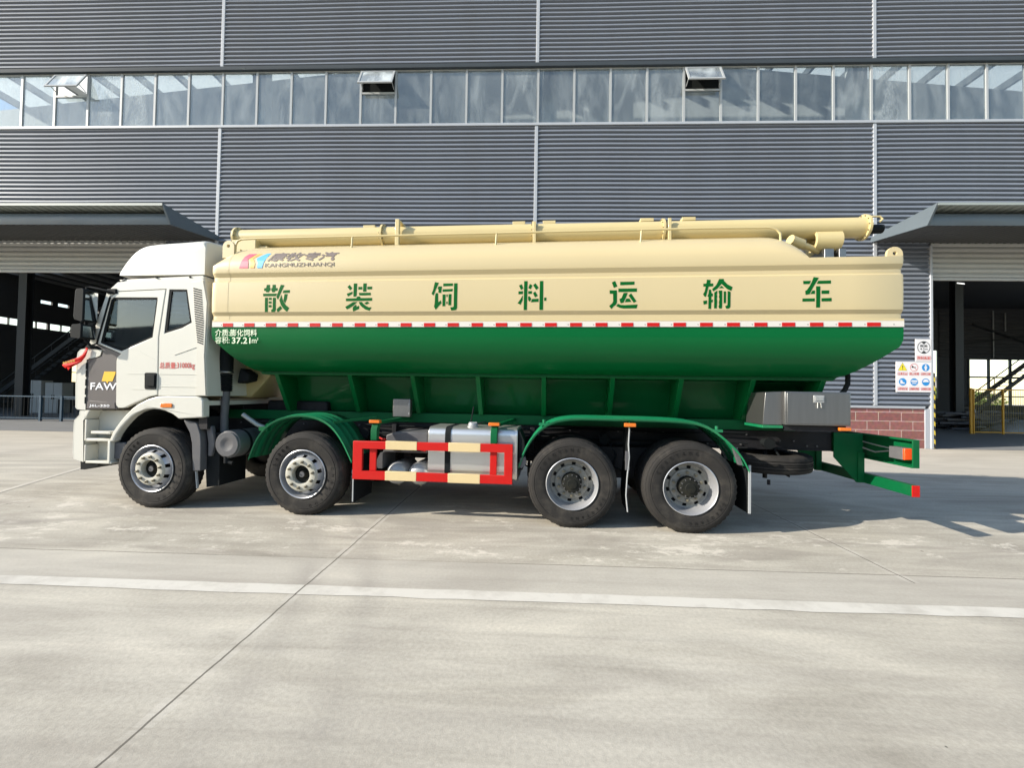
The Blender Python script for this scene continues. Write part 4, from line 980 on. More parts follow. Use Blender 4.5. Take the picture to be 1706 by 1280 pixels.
for i, x in enumerate(WX):
    q = MB()
    q.tube([(x, .30, ZA), (x, 2.1, ZA)], .075 if i < 2 else .10, 14)
    if i > 1: q.lathe([(.05, .95), (.17, .98), (.21, 1.1), (.21, 1.3), (.17, 1.42), (.05, 1.45)], 20, (x, 0, ZA))
    q.build('axle', BLACK, truck, smooth=40)
    for y in (.66, 1.66):
        q = MB()
        for k in range(5):
            hw = .72 - .12*k; zc = ZA + .12 + .045*k*.5
            secs = [[(x+hw*u, y+dy, zc+.02*k+.16*u*u*(1 if i < 2 else .6)+dz) for dy, dz in ((0, 0), (.08, 0), (.08, .018), (0, .018))] for u in [j/6-1 for j in range(13)]]
            q.loft(secs, close=True, cap=True)
        q.build('leaf_spring', BLACK, truck)
MB().tube([(1.2, 1.2, .85), (5.4, 1.2, .62)], .06, 14).build('drive_shaft', BLACK, truck, smooth=40)
q = MB(); q.box(-.5, .6, .85, 1.55, .75, 1.35); q.tube([(.6, 1.2, 1.0), (1.3, 1.2, .9)], [.28, .16], 16); q.build('engine', BLACK, truck, bevel=.02)
q = MB()
for k in range(9): q.tube([(.55+.12*k, .75+.05*(k % 3), .95+.05*(k % 4)), (1.0+.1*k, .9, 1.15), (1.5, 1.0+.05*k, 1.2+.02*k)], .018, 6)
q.build('air_hoses', BLACK, truck, smooth=50)
MB().box(.95, 1.9, .88, 1.5, 1.0, 1.42).build('gearbox_cover', BLACK, truck, bevel=.03)
MB().box(4.55, 5.2, 1.62, 2.3, .55, 1.1).build('battery_box', BLACK, truck, bevel=.02)
MB().box(2.9, 4.4, 1.66, 2.28, .5, 1.1).build('urea_tank', BLACK, truck, bevel=.05)

for k, (y, z) in enumerate(((.74, 1.10), (.735, .99), (.745, .93))):
    r_ = random.Random(k); MB().tube([(x, y+r_.uniform(-.01, .01), z+r_.uniform(-.02, .02)) for x in [2.5+.35*i for i in range(16)]], .011, 6).build('brake_pipe', BLKP, truck, smooth=50)
for x in (2.62, 4.72, 5.9, 7.95):
    q = MB(); q.tube([(x, .72, 1.0), (x, .60, 1.0)], .055, 14); q.tube([(x, .60, 1.0), (x, .58, 1.0)], .07, 14); q.build('brake_valve', BLKP, truck, smooth=40)
    MB().tube([(x+.05, .66, .98), (x+.15, .58, .80), (x+.10, .55, .66), (x+.22, .55, .60)], .013, 6).build('brake_hose', BLKP, truck, smooth=50)
for x in (3.0, 4.55, 4.95):
    q = MB(); q.box(x-.03, x+.03, .70, .80, .80, 1.12); q.build('tank_bracket', BLACK, truck, bevel=.004)
# --- wheels
SEG = 96
TYP = [(.292, .035), (.305, .018), (.325, .006), (.36, .0), (.40, -.004), (.437, -.005), (.440, -.0005), (.447, -.0005), (.45, -.004), (.475, .0), (.492, .007), (.495, .013), (.502, .014), (.512, .016), (.522, .024), (.528, .040), (.530, .072), (.519, .075), (.519, .086), (.532, .089), (.534, .122), (.522, .125), (.522, .137), (.534, .140)]
TYP = TYP + [(r, .29-y) for r, y in TYP[::-1]]
def tyre_mesh(y0, c=(0, 0, 0)):
    n = len(TYP)
    def mod(i, k):
        j = min(i, n-1-i)
        return -.011 if (j in (13, 14, 15) and k % 2 == 0) else 0
    m_ = MB().lathe([(r, y+y0) for r, y in TYP], SEG, c, mod=mod)
    m_.v = [(x, y, max(z, -ZA+.001)) for x, y, z in m_.v] if c == (0, 0, 0) else m_.v
    return m_
def ring_letters(mb, body, r, a0, a1, h, y):
    n_ = len(body)
    for i, ch in enumerate(body):
        if ch == ' ': continue
        a = a0 + (a1-a0)*(i+.5)/n_
        tmp = MB(); text(tmp, ch, -h*.38, 0, 0, h=h, wd=h*.75, bold=.01)
        ca, sa = math.cos(a-math.pi/2), math.sin(a-math.pi/2)
        mb.add([(vx*ca-(vz+r)*sa, y, vx*sa+(vz+r)*ca) for vx, _, vz in tmp.v], tmp.f)
TLET = mat('tyre_lettering', (.016, .015, .014), .6, var=.1)
def front_wheel(x):
    prof = [(.300, .012), (.308, .0), (.309, -.004), (.302, -.008), (.294, -.002), (.288, .03), (.282, .06), (.272, .085), (.264, .075), (.255, .052), (.240, .030), (.226, .008), (.214, -.022), (.200, -.038), (.190, -.042), (.128, -.042), (.118, -.038), (.114, -.02), (.112, .05)]
    def skip(i, k): return prof[i][0] <= .241 and prof[i][0] > .222 and (k % 6) in (1, 2)
    wl = MB().lathe(prof, 60, skip=skip).build('wheel', HUBP, truck, smooth=35)
    wl.data.materials.append(RIM)
    for p_ in wl.data.polygons:
        rr = math.hypot(p_.center.x, p_.center.z); p_.material_index = 1 if rr > .212 else 0
    wl.location = (x, 0, ZA)
    q = tyre_mesh(0); n0 = len(q.f); ring_letters(q, 'LA200', .375, R(168), R(118), .038, -.007); ring_letters(q, 'CHAOYANG', .385, R(18), R(-80), .040, -.0075)
    q.mi = [0]*n0+[1]*(len(q.f)-n0); q.build('tyre', [RUBBER, TLET], wl, smooth=50)
    MB().lathe([(.112, .05), (.108, .02), (.06, .03), (.055, .015), (.045, .0), (.04, -.01), (.001, -.012)], 28).build('hub', HUBD, wl, smooth=40)
    MB().lathe([(.036, -.0125), (.034, -.018), (.001, -.019)], 18).build('hub_cap', GREYPL, wl, smooth=40)
    MB().lathe([(.10, .09), (.272, .10), (.285, .2), (.10, .28)], 40).build('brake_drum', BLACK, wl)
    for k in range(10):
        a = 2*math.pi*(k+.3)/10
        MB().lathe([(.019, -.042), (.019, -.062), (.012, -.064), (.011, -.078), (.001, -.079)], 6, (.162*math.cos(a), 0, .162*math.sin(a))).build('wheel_nut', NUT, wl)
    return wl
def rear_wheel(x):
    prof = [(.300, .012), (.309, .0), (.310, -.004), (.303, -.008), (.296, .0), (.290, .03), (.280, .045), (.270, .09), (.262, .12), (.256, .150), (.240, .158), (.222, .156), (.208, .150), (.202, .134), (.196, .130), (.132, .130), (.122, .134), (.118, .15)]
    def skip(i, k): return prof[i][0] <= .241 and prof[i][0] > .215 and (k % 6) in (1, 2)
    wl = MB().lathe(prof, 60, skip=skip).build('wheel', RIM, truck, smooth=35)
    wl.data.materials.append(DISCG)
    for p_ in wl.data.polygons:
        rr = math.hypot(p_.center.x, p_.center.z); p_.material_index = 1 if rr < .252 else 0
    wl.location = (x, 0, ZA)
    q = tyre_mesh(0); n0 = len(q.f); ring_letters(q, 'CHAOYANG', .385, R(160), R(75), .040, -.0075); ring_letters(q, 'CHAOYANG', .385, R(-20), R(-95), .036, -.0075)
    q.mi = [0]*n0+[1]*(len(q.f)-n0); ty = q.build('tyre', [RUBBER, TLET], wl, smooth=50)
    t2 = ty.copy(); col.objects.link(t2); t2.parent = wl; t2.location = (0, .335, 0)
    MB().lathe([(.118, .16), (.114, .03), (.108, .02), (.098, .018), (.094, .008), (.06, .004), (.055, -.004), (.001, -.006)], 32).build('hub', HUBD, wl, smooth=40)
    q = MB()
    for k in range(12):
        a = 2*math.pi*k/12; q.tube([(.104*math.cos(a), .022, .104*math.sin(a)), (.104*math.cos(a), .008, .104*math.sin(a))], .007, 6)
    q.build('hub_bolts', GREYPL, wl)
    MB().lathe([(.05, .20), (.255, .20), (.26, .6), (.05, .6)], 36).build('brake_drum', BLACK, wl)
    for k in range(10):
        a = 2*math.pi*(k+.5)/10
        MB().lathe([(.019, .130), (.019, .110), (.012, .108), (.011, .096), (.001, .095)], 6, (.165*math.cos(a), 0, .165*math.sin(a))).build('wheel_nut', NUT, wl)
    return wl
def turn(w_, a):
    for v in (w_,): v.rotation_euler = (0, a, 0)
f1 = front_wheel(WX[0]); f2 = dup(f1, truck, (WX[1], 0, ZA))
r1 = rear_wheel(WX[2]); r2 = dup(r1, truck, (WX[3], 0, ZA))
# far side wheels, seen under the frame
for src, x in ((f1, WX[0]), (f1, WX[1]), (r1, WX[2]), (r1, WX[3])):
    far = src.copy(); col.objects.link(far); far.parent = truck; far.location = (x, 2.4, ZA); far.rotation_euler = (0, 0, math.pi)
    for ch in src.children:
        if ch.name.split('.')[0] in ('tyre', 'brake_drum', 'hub'):
            c = ch.copy(); col.objects.link(c); c.parent = far
# spare wheel slung flat under the tail
sw = MB().lathe([(r, y) for r, y in TYP], SEG, (0, 0, 0), axis='Z', mod=lambda i, k: (-.011 if (min(i, len(TYP)-1-i) in (13, 14, 15) and k % 2 == 0) else 0)).build('spare_wheel', RUBBER, truck, smooth=50)
sw.location = (8.07, .96, .625); sw.scale = (1, 1, .78)
MB().lathe([(.30, .20), (.28, .12), (.24, .10), (.10, .10)], 40, axis='Z').build('rim', RIM, sw, smooth=40)
MB().tube([(8.07, .96, .5), (8.07, .96, .95)], .03, 8).build('spare_carrier', BLACK, truck)
MB().tube([(7.9, .5, .5), (7.9, .5, .56)], .02, 8).build('carrier_bolt', BLACK, truck)

# --- cab
def outline(pts, n=0): return pts
SIDE_OUT = [(-1.0, 2.14), (-.775, 2.79), (-.755, 2.86), (-.60, 2.99), (-.40, 3.005), (.63, 3.035), (.66, 3.0), (.728, 2.70), (.712, 2.0), (.752, 1.485), (.053, 1.480), (.038, 2.255), (.102, 2.74), (.122, 2.895), (-.605, 2.868), (-.702, 2.806), (-.885, 2.165)]
QW = [(.165, 2.885), (.418, 2.882), (.500, 2.445), (.36, 2.372), (.108, 2.30)]
cab = MB()
cab.prism(SIDE_OUT, 0, .05, holes=[QW])
FAR_OUT = [(-1.0, 2.14), (-.775, 2.79), (-.755, 2.86), (-.60, 2.99), (-.40, 3.005), (.63, 3.035), (.66, 3.0), (.728, 2.70), (.712, 2.0), (.752, 1.485), (-.57, 1.3)]
FW = [(-.82, 2.175), (-.69, 2.755), (-.655, 2.785), (.0, 2.78), (-.055, 2.25), (-.505, 2.065)]
cab.prism(FAR_OUT, 2.35, 2.40, holes=[FW, QW])
cab.prism([(-.60, 2.99), (-.40, 3.006), (.63, 3.036), (.63, 2.99), (-.40, 2.96), (-.57, 2.95)], .052, 2.348)
cab.prism([(.655, 3.0), (.72, 2.70), (.70, 2.0), (.745, 1.485), (.70, 1.485), (.66, 2.0), (.68, 2.70), (.61, 2.98)], .052, 2.348)
cab.prism([(-1.0, 1.35), (.70, 1.36), (.70, 1.42), (-1.0, 1.42)], .06, 2.34)
body = cab.build('cab', WHITE, truck, bevel=.012)
ql = MB(); ql.prism([(x+dx, z+dz) for (x, z), (dx, dz) in zip(QW, ((.004, -.004), (-.004, -.004), (-.006, .002), (0, .004), (.004, .003)))], .018, .026)
qg = ql.build('quarter_window', CABGLASS, body)
ri = [(.192, 2.862), (.398, 2.860), (.468, 2.462), (.352, 2.405), (.142, 2.335)]
MB().prism([(x, z) for x, z in QW], .006, .0165, holes=[ri]).build('quarter_window_rubber', BLKP, qg)
MB().add([(-.985, .07, 2.16), (-.985, 2.33, 2.16), (-.775, 2.33, 2.77), (-.775, .07, 2.77)], [(0, 1, 2, 3)]).build('windscreen', CABGLASS, body)
# interior seen through the side glass
q = MB(); q.box(-.98, -.62, .1, 2.3, 1.42, 2.05); q.build('dashboard', INTER, body, bevel=.04)
for y in (.35, 1.45):
    q = MB(); q.box(-.25, .25, y, y+.5, 1.42, 1.95); q.prism([(.12, 1.95), (.26, 1.95), (.36, 2.62), (.26, 2.66)], y, y+.5); q.prism([(.27, 2.68), (.36, 2.66), (.38, 2.84), (.30, 2.85)], y+.1, y+.4)
    q.build('seat', SEATM, body, bevel=.04)
q = MB(); n_ = 24
ring = [(-.50+.22*math.cos(2*math.pi*i/n_)*.45, .58+.22*math.sin(2*math.pi*i/n_), 2.12+.22*math.cos(2*math.pi*i/n_)*.9) for i in range(n_+1)]
q.tube(ring, .016, 8, cap=False); q.tube([(-.50, .58, 2.12), (-.75, .58, 1.95)], .03, 8); q.build('steering_wheel', BLKP, body, smooth=50)
q = MB(); q.loft([[(x, 2.28+.02*math.sin(i*2.1), z) for z in (2.3, 2.78)] for i, x in enumerate([-.15+.03*k for k in range(9)])]); q.build('curtain', CURT, body)
q = MB(); q.box(.58, .64, .1, 2.3, 1.5, 2.9); q.build('rear_trim', INTER, body)
MB().box(-.5, .6, .1, 2.3, 2.93, 2.955).build('headliner', SEATM, body)
# body creases
q = MB()
for z, x0, x1 in ((1.765, .06, .70), (1.600, .06, .735)): q.bar((x0, -.0015, z), (x1, -.0015, z), .006, .008)
q.bar((.27, -.002, 2.02), (.60, -.002, 2.13), .008, .010)
q.build('body_crease', WHITE, body)
# door
DO = [(-.690, 2.797), (-.600, 2.858), (.112, 2.885), (.094, 2.74), (.030, 2.255), (.045, 1.488), (-.075, 1.464), (-.236, 1.397), (-.429, 1.310), (-.522, 1.307), (-.556, 1.345), (-.574, 1.93), (-.562, 1.985), (-.508, 2.028), (-.635, 2.078), (-.868, 2.16)]
DW = [(-.826, 2.174), (-.690, 2.752), (-.655, 2.784), (-.004, 2.780), (-.002, 2.74), (-.055, 2.25), (-.505, 2.064), (-.63, 2.103)]
door = MB().prism(DO, -.004, .045, holes=[DW]).build('door', WHITE, truck, bevel=.008)
dg = MB().prism([(x*.998-.0008, z) for x, z in DW], .018, .026).build('door_window', CABGLASS, door)
DI = [(-.785, 2.187), (-.667, 2.735), (-.640, 2.758), (-.026, 2.757), (-.024, 2.738), (-.073, 2.268), (-.498, 2.090), (-.62, 2.123)]
MB().prism(DW, .004, .0165, holes=[DI]).build('window_rubber', BLKP, dg)
MB().bar((-.868, -.008, 2.155), (-.693, -.008, 2.79), .014, .02).build('pillar_seal', BLKP, door)
hd = MB().prism([(-.135, 1.575), (-.142, 1.765), (-.128, 1.78), (.02, 1.78), (.032, 1.765), (.03, 1.575), (.018, 1.562), (-.122, 1.562)], -.016, -.0045).build('handle', BLKP, door, bevel=.005)
MB().box(-.095, .02, -.030, -.0165, 1.60, 1.755).build('handle_grip', BLKP, door, bevel=.006)
q = MB(); q.bar((-.40, -.0055, 1.762), (-.16, -.0055, 1.762), .004, .006); q.bar((-.33, -.0055, 1.560), (.035, -.0055, 1.560), .004, .008); q.bar((-.24, -.0055, 2.06), (.03, -.0055, 1.935), .004, .008); q.build('door_crease', WHITE, door)
q = MB(); text(q, '总质量:', .062, -.0025, 1.838, h=.082, wd=.245, bold=.012); text(q, '31000kg', .31, -.0025, 1.826, h=.090, wd=.255, bold=.012); q.build('weight_lettering', LETRED, truck)
# vent deflector strip behind the door
q = MB(); q.prism([(.50, 2.978), (.655, 3.0), (.722, 2.70), (.706, 2.0), (.745, 1.49), (.612, 1.49), (.596, 2.183)], -.016, -.001); df = q.build('side_deflector', GREYPL if 0 else WHITE2, truck, bevel=.004)
q = MB()
for i in range(24):
    z = 2.90-.0305*i; t_ = i/23; x0 = .525+.06*t_ + (.04*max(0, t_-.5)); x1 = .645+.045*min(1, t_*1.6) - .0*t_
    q.add([(x0, -.0185, z), (x1, -.0185, z-.030), (x1, -.0185, z-.046), (x0, -.0185, z-.016)], [(0, 1, 2, 3)])
q.build('air_louvre', BLKP, df)
# cab roof and fairing
rs = MB(); rs.prism([(-.62, 3.03), (.61, 3.075), (.64, 3.03), (.66, 3.0), (-.55, 2.985)], .03, 2.37); rs.build('roof_edge_strip', WHITE2, truck, bevel=.008)
q = MB(); 
for x in (-.05, .44): q.tube([(x, .028, 3.05), (x, .012, 3.05)], .012, 10)
q.build('strip_bolts', BLKP, truck)
FP = [(-.650, 3.098), (-.640, 3.14), (-.594, 3.215), (-.535, 3.30), (-.483, 3.362), (-.425, 3.42), (-.361, 3.463), (-.30, 3.49), (-.236, 3.507), (-.10, 3.522), (.034, 3.530), (.20, 3.536), (.343, 3.543), (.50, 3.552), (.575, 3.555), (.60, 3.54), (.612, 3.50), (.612, 3.092)]
secs = []
for y, s_, sh in ((.055, .86, .02), (.06, .93, .008), (.075, .975, 0), (.10, 1.0, 0), (.16, 1.03, -.012), (.25, 1.06, -.022), (.40, 1.10, -.035), (.70, 1.15, -.06), (1.2, 1.17, -.075)):
    secs.append([(x + sh*(1 if x < .3 else 0)*(1 if z > 3.0 else 0), y, 3.098+(z-3.098)*s_) for x, z in FP])
secs += [[(x, mir(y), z) for x, y, z in s_] for s_ in secs[-2::-1]]
fa = MB().loft(secs, close=True, cap=True).build('roof_fairing', WHITE, truck, smooth=42)
q = MB(); q.bar((-.43, .094, 3.13), (-.10, .105, 3.50), .004, .006); q.build('fairing_seam', GREYPL, fa)
# front: nose panel, grey side panel, bumper, steps
NOSE = [(-1.135, 1.275), (-1.165, 1.30), (-1.176, 1.60), (-1.176, 1.95), (-1.160, 2.045), (-1.12, 2.085), (-1.04, 2.10), (-.80, 2.075), (-.822, 2.005), (-.86, 1.985), (-.985, 1.958), (-1.022, 1.945), (-1.012, 1.27)]
secs = []
for y, s_ in ((.0, -.015), (.02, .004), (.07, .03), (.2, .07), (.6, .12), (1.2, .14)):
    secs.append([(x-s_*(1 if x < -1.1 else 0), y, z) for x, z in NOSE])
secs += [[(x, mir(y), z) for x, y, z in s_] for s_ in secs[-2::-1]]
MB().loft(secs, close=True).prism(NOSE, .001, .02).build('nose_panel', WHITE, truck, smooth=40)
gp = MB().prism([(-1.020, 1.94), (-.985, 1.952), (-.86, 1.978), (-.812, 2.0), (-.788, 2.08), (-.93, 2.145), (-.872, 2.150), (-.64, 2.072), (-.515, 2.022), (-.568, 1.982), (-.580, 1.928), (-.562, 1.345), (-.545, 1.29), (-1.003, 1.281)], .008, .04).build('grey_side_panel', GREYP, truck, bevel=.006)
MB().prism([(-1.0, 1.29), (-.99, 1.385), (-.955, 1.395), (-.58, 1.375), (-.57, 1.30)], .0, .012).build('panel_foot', GREYP, gp, bevel=.004)
q = MB()
for z in (1.40, 1.52, 1.64, 1.76, 1.86): q.box(-1.03, -1.012, -.003, .006, z-.045, z+.045)
q.build('corner_grille', BLKP, gp, bevel=.003)
q = MB(); text(q, 'FAW', -.952, .0045, 1.545, h=.092, wd=.385, bold=.03); q.build('panel_lettering', LETSIL, truck)
q = MB(); text(q, 'J6L-350', -.952, -.0025, 1.308, h=.040, wd=.30, bold=.03); q.build('panel_lettering', LETSIL, truck)
q = MB(); flat(q, [(-.755, 1.790), (-.588, 1.790), (-.588, 1.765), (-.63, 1.66), (-.69, 1.66), (-.705, 1.625), (-.725, 1.66), (-.79, 1.66)], .0045, 0); q.build('panel_emblem', YEL, truck)
BUMP = [(-1.015, .575), (-1.165, .61), (-1.182, .70), (-1.182, 1.05), (-1.176, 1.128), (-1.105, 1.20), (-1.097, 1.262), (-.995, 1.262), (-1.02, 1.15), (-1.040, 1.131)]
secs = []
for y, s_ in ((.0, -.01), (.03, .01), (.12, .05), (.4, .10), (1.2, .13)): secs.append([(x-s_*(1 if x < -1.09 else 0), y, z) for x, z in BUMP])
secs += [[(x, mir(y), z) for x, y, z in s_] for s_ in secs[-2::-1]]
MB().loft(secs, close=True).prism(BUMP, .001, .02).build('bumper', WHITE, truck, smooth=40)
MB().prism([(-1.01, .577), (-1.08, .585), (-1.075, .47), (-1.01, .47), (-.82, .53), (-.82, .56)], .02, 2.38).build('air_dam', BLKP, truck)
stp = MB()
stp.prism([(-1.012, 1.262), (-.44, 1.268), (-.55, 1.12), (-.63, .98), (-.635, .57), (-1.012, .575)], .16, .20)
stp.prism([(-1.012, 1.14), (-.955, 1.255), (-.93, 1.268), (-.955, 1.268), (-1.012, 1.268)], .0, .16)
stp.box(-1.014, -.985, .0, .16, .86, 1.14); stp.box(-1.01, -.985, .0, .16, .58, .80)
stp.box(-.985, -.63, .0, .16, .86, .892); stp.box(-.985, -.60, .0, .16, .56, .592)
stp.build('step_unit', WHITE2, truck, bevel=.006)
MB().box(-.91, -.62, -.008, .15, .955, .99).build('step_tread', WHITE2, truck, bevel=.006)
MB().box(-.655, -.618, -.006, .18, .565, .862).build('step_flange', WHITE, truck, bevel=.006)
MB().box(-.62, -.45, .05, .3, .62, .84).build('wheel_arch_corner', GREYPL, truck, bevel=.01)
AO = [(-.634, .86), (-.575, .992), (-.490, 1.11), (-.394, 1.222), (-.30, 1.31), (-.225, 1.362), (-.08, 1.435), (.057, 1.472), (.20, 1.478), (.605, 1.479), (.672, 1.462), (.703, 1.43), (.711, 1.206), (.365, 1.182)]
AI = [(.310, 1.222), (.258, 1.252), (.18, 1.28), (.094, 1.297), (.0, 1.305), (-.069, 1.302), (-.15, 1.285), (-.231, 1.252), (-.32, 1.195), (-.391, 1.127), (-.47, 1.04), (-.529, .957), (-.555, .905), (-.566, .861)]
wa = MB().prism(AO+AI, -.012, .10).build('wheel_arch', WHITE, truck, bevel=.014)
MB().loft([[(x, y, z) for x, z in [(.45, 1.17)]+AI+[(-.58, .62)]] for y in (.08, .75)]).build('arch_liner', BLKP, wa)
MB().prism([(.112, 1.330), (.118, 1.378), (.13, 1.384), (.268, 1.380), (.278, 1.372), (.278, 1.335), (.268, 1.328), (.125, 1.325)], -.026, -.0125).build('side_marker', AMBER, truck, bevel=.004)
MB().box(.60, .72, .05, .3, 1.05, 1.21).build('arch_bracket', BLACK, truck)
MB().prism([(.395, 1.150), (.400, 1.165), (.56, 1.135), (.585, 1.115), (.635, .98), (.648, .86), (.652, .505), (.545, .500), (.520, .86), (.485, 1.0)], .04, .30).build('mud_guard', GREYPL, truck, bevel=.015)
MB().prism([(.56, .50), (.585, .27), (.595, .27), (.572, .50)], .06, .09).build('flap_edge', FRAME, truck)
MB().prism([(.60, 1.0), (.83, 1.0), (.84, .30), (.66, .27)], .14, .62).build('rubber_flap', BLKP, truck)
# exhaust stack and intake behind the cab
q = MB(); q.tube([(.74, .32, 1.80), (.74, .32, 3.0)], .085, 18); q.build('air_intake', BLKP, truck, smooth=40)
q = MB(); q.lathe([(.07, 1.55), (.085, 1.56)]+[(.07+.016*(i % 2), 1.57+.012*i) for i in range(18)]+[(.075, 1.79)], 20, (.74, .32, 0), axis='Z'); q.build('intake_bellows', BLKP, truck, smooth=30)
q = MB(); q.lathe([(.088, 1.80), (.092, 1.805), (.092, 1.82), (.088, 1.825)], 20, (.74, .32, 0), axis='Z'); q.build('hose_clamp', STEEL, truck)
q = MB(); q.tube([(.75, .32, 1.56), (.75, .30, 1.2), (.80, .25, .95), (.80, .25, .72)], .05, 12); q.build('intake_pipe', GREYPL, truck, smooth=40)
MB().prism([(.86, 1.88), (1.0, 1.80), (.99, 1.70), (.82, 1.66)], .42, .62).build('intake_mouth', BLKP, truck, bevel=.02)
MB().prism([(.66, 1.08), (.74, 1.09), (.79, .86), (.75, .69), (.70, .69), (.70, .86)], .10, .16).build('intake_bracket', GREYPL, truck, bevel=.01)
q = MB(); q.prism([(.42, 2.35), (.80, 2.35), (1.12, 1.80), (.80, 1.46), (.42, 1.46)], .72, 2.1); ob = q.build('hydraulic_tank', CREAM2, truck, bevel=.03)
MB().box(.60, .62, .705, .716, 1.5, 2.1).build('tank_seam', CREAM2, ob)
# air drier drum
dr = MB().lathe([(.001, .115), (.06, .115), (.085, .10), (.10, .10), (.155, .10), (.162, .105), (.165, .12), (.178, .125), (.183, .14), (.183, .60), (.17, .63)], 40, (.962, 0, .852)).build('air_filter_drum', GREYPL, truck, smooth=35)
MB().lathe([(.184, .30), (.189, .30), (.189, .34), (.184, .34)], 40, (.962, 0, .852)).build('drum_band', BLKP, dr)
q = MB(); q.tube([(.93, .15, .69), (.93, .15, .60)], .035, 12); q.tube([(.93, .15, .62), (1.02, .15, .60)], .025, 10); q.build('drain_valve', BLKP, truck, smooth=40)
q = MB(); q.tube([(1.02, .3, 1.24), (1.2, .35, 1.10), (1.38, .4, 1.02)], .03, 10); q.build('filter_pipe', PUR, truck, smooth=40)
# mirrors
mi_ = MB().prism([(-.985, 2.46), (-1.0, 2.50), (-.985, 2.83), (-.965, 2.86), (-.87, 2.865), (-.85, 2.845), (-.853, 2.44), (-.87, 2.425)], -.20, -.02).build('wing_mirror', BLKP, truck, bevel=.02)
MB().box(-.850, -.844, -.185, -.035, 2.455, 2.83).build('mirror_glass', MIRG, mi_)
m2 = MB().prism([(-1.02, 2.22), (-1.03, 2.25), (-1.02, 2.38), (-1.0, 2.395), (-.88, 2.40), (-.87, 2.385), (-.875, 2.22), (-.89, 2.205)], -.20, -.02).build('wing_mirror', BLKP, truck, bevel=.02)
MB().box(-.868, -.862, -.185, -.035, 2.23, 2.375).build('mirror_glass', MIRG, m2)
q = MB(); q.tube([(-.93, -.10, 2.20), (-.93, -.10, 2.90), (-.90, -.09, 2.90), (-.52, .03, 2.83)], .016, 8); q.tube([(-.93, -.10, 2.20), (-.90, -.05, 2.12), (-.85, .02, 2.09)], .016, 8); q.build('mirror_arm', BLKP, truck, smooth=50)
MB().box(-.74, -.60, -.02, .06, 2.83, 2.90).build('mirror_mount', BLKP, truck, bevel=.012)
q = MB(); q.prism([(-.80, 2.82), (-.66, 3.0), (-.55, 3.06), (-.50, 3.05), (-.60, 2.97), (-.72, 2.82)], .07, .4); q.prism([(-.60, 3.0), (-.52, 3.05), (-.50, 3.04), (-.57, 2.985)], .02, .12); q.build('sun_visor', GREYPL, truck, bevel=.012)
MB().prism([(-1.05, 2.10), (-.90, 2.105), (-.86, 2.13), (-1.0, 2.145)], -.02, .10).build('wiper_cowl', BLKP, truck, bevel=.01)

# --- green fenders
def fender(name, path, y0, y1, ridges):
    """sheet arched over the wheels, pressed with long ribs"""
    n_ = len(path); P = [Vector((x, 0, z)) for x, z in path]; secs = []
    ny = [y0]; 
    for r_ in ridges: ny += [r_-.03, r_-.018, r_+.018, r_+.03]
    ny.append(y1)
    hs = [0]+[0, .012, .012, 0]*len(ridges)+[0]
    for i, p in enumerate(P):
        d = (P[min(i+1, n_-1)]-P[max(i-1, 0)]).normalized(); nn = Vector((-d.z, 0, d.x))
        if nn.z < 0: nn = -nn
        secs.append([(p.x, y0+.002, p.z-.028)]+[tuple(p+nn*h_+Vector((0, y, 0))) for y, h_ in zip(ny, hs)])
    return MB().loft(secs).build(name, FENDER, truck, smooth=50, solid=.006)
def smoothp(pts, k=3):
    pts = [Vector(p) for p in pts]
    for _ in range(k):
        o_ = [pts[0]]
        for a, b_ in zip(pts, pts[1:]): o_ += [a*.75+b_*.25, a*.25+b_*.75]
        pts = o_+[pts[-1]]
    return [(p.x, p.y) for p in pts]
fender('fender', smoothp([(1.335, .69), (1.45, .99), (1.66, 1.20), (2.03, 1.285), (2.36, 1.215), (2.56, 1.02), (2.725, .70)]), .02, .62, (.13, .28, .43))
fender('fender', smoothp([(4.825, .70), (4.93, .99), (5.13, 1.22), (5.40, 1.305), (5.9, 1.303), (6.6, 1.303), (6.98, 1.27), (7.24, 1.07), (7.39, .90), (7.465, .74)]), .02, .66, (.13, .30, .47))
fender('fender', smoothp([(1.335, .69), (1.45, .99), (1.66, 1.20), (2.03, 1.285), (2.36, 1.215), (2.56, 1.02), (2.725, .70)]), 1.78, 2.38, (1.93, 2.23))
fender('fender', smoothp([(4.825, .70), (4.93, .99), (5.13, 1.22), (5.40, 1.305), (5.9, 1.303), (6.6, 1.303), (6.98, 1.27), (7.24, 1.07), (7.39, .90), (7.465, .74)]), 1.76, 2.38, (1.95, 2.2))
for x in (1.34, 2.74, 4.82, 6.12, 7.46): MB().box(x, x+.02, 1.78, 2.36, .25, .95).build('mud_flap', BLKP, truck)
MB().box(5.2, 7.1, 1.50, 1.53, .62, .90).build('suspension_beam', BLACK, truck)
MB().box(5.55, 6.7, .60, .64, .50, .90).build('suspension_beam', BLACK, truck)
q = MB(); q.bar((2.42, .12, 1.175), (2.85, .45, 1.225), .035, .03); q.build('fender_stay', GREEN2, truck)
q = MB(); q.bar((1.50, .12, 1.09), (1.30, .5, 1.15), .04, .03); q.box(1.46, 1.58, .03, .09, 1.05, 1.10); q.build('fender_stay', GREEN2, truck)
for x, z in ((5.12, 1.20), (7.12, 1.17)):
    q = MB(); q.box(x-.06, x+.06, .04, .10, z, z+.03); q.tube([(x, .07, z+.02), (x, .07, z+.07)], .018, 8); q.build('fender_clip', FENDER, truck)
q = MB(); q.bar((6.12, .06, 1.27), (6.12, .06, 1.20), .13, .005); q.build('lamp_bracket', GREEN2, truck)
MB().box(6.058, 6.192, -.022, .018, 1.212, 1.256).build('side_marker', AMBER, truck, bevel=.006)
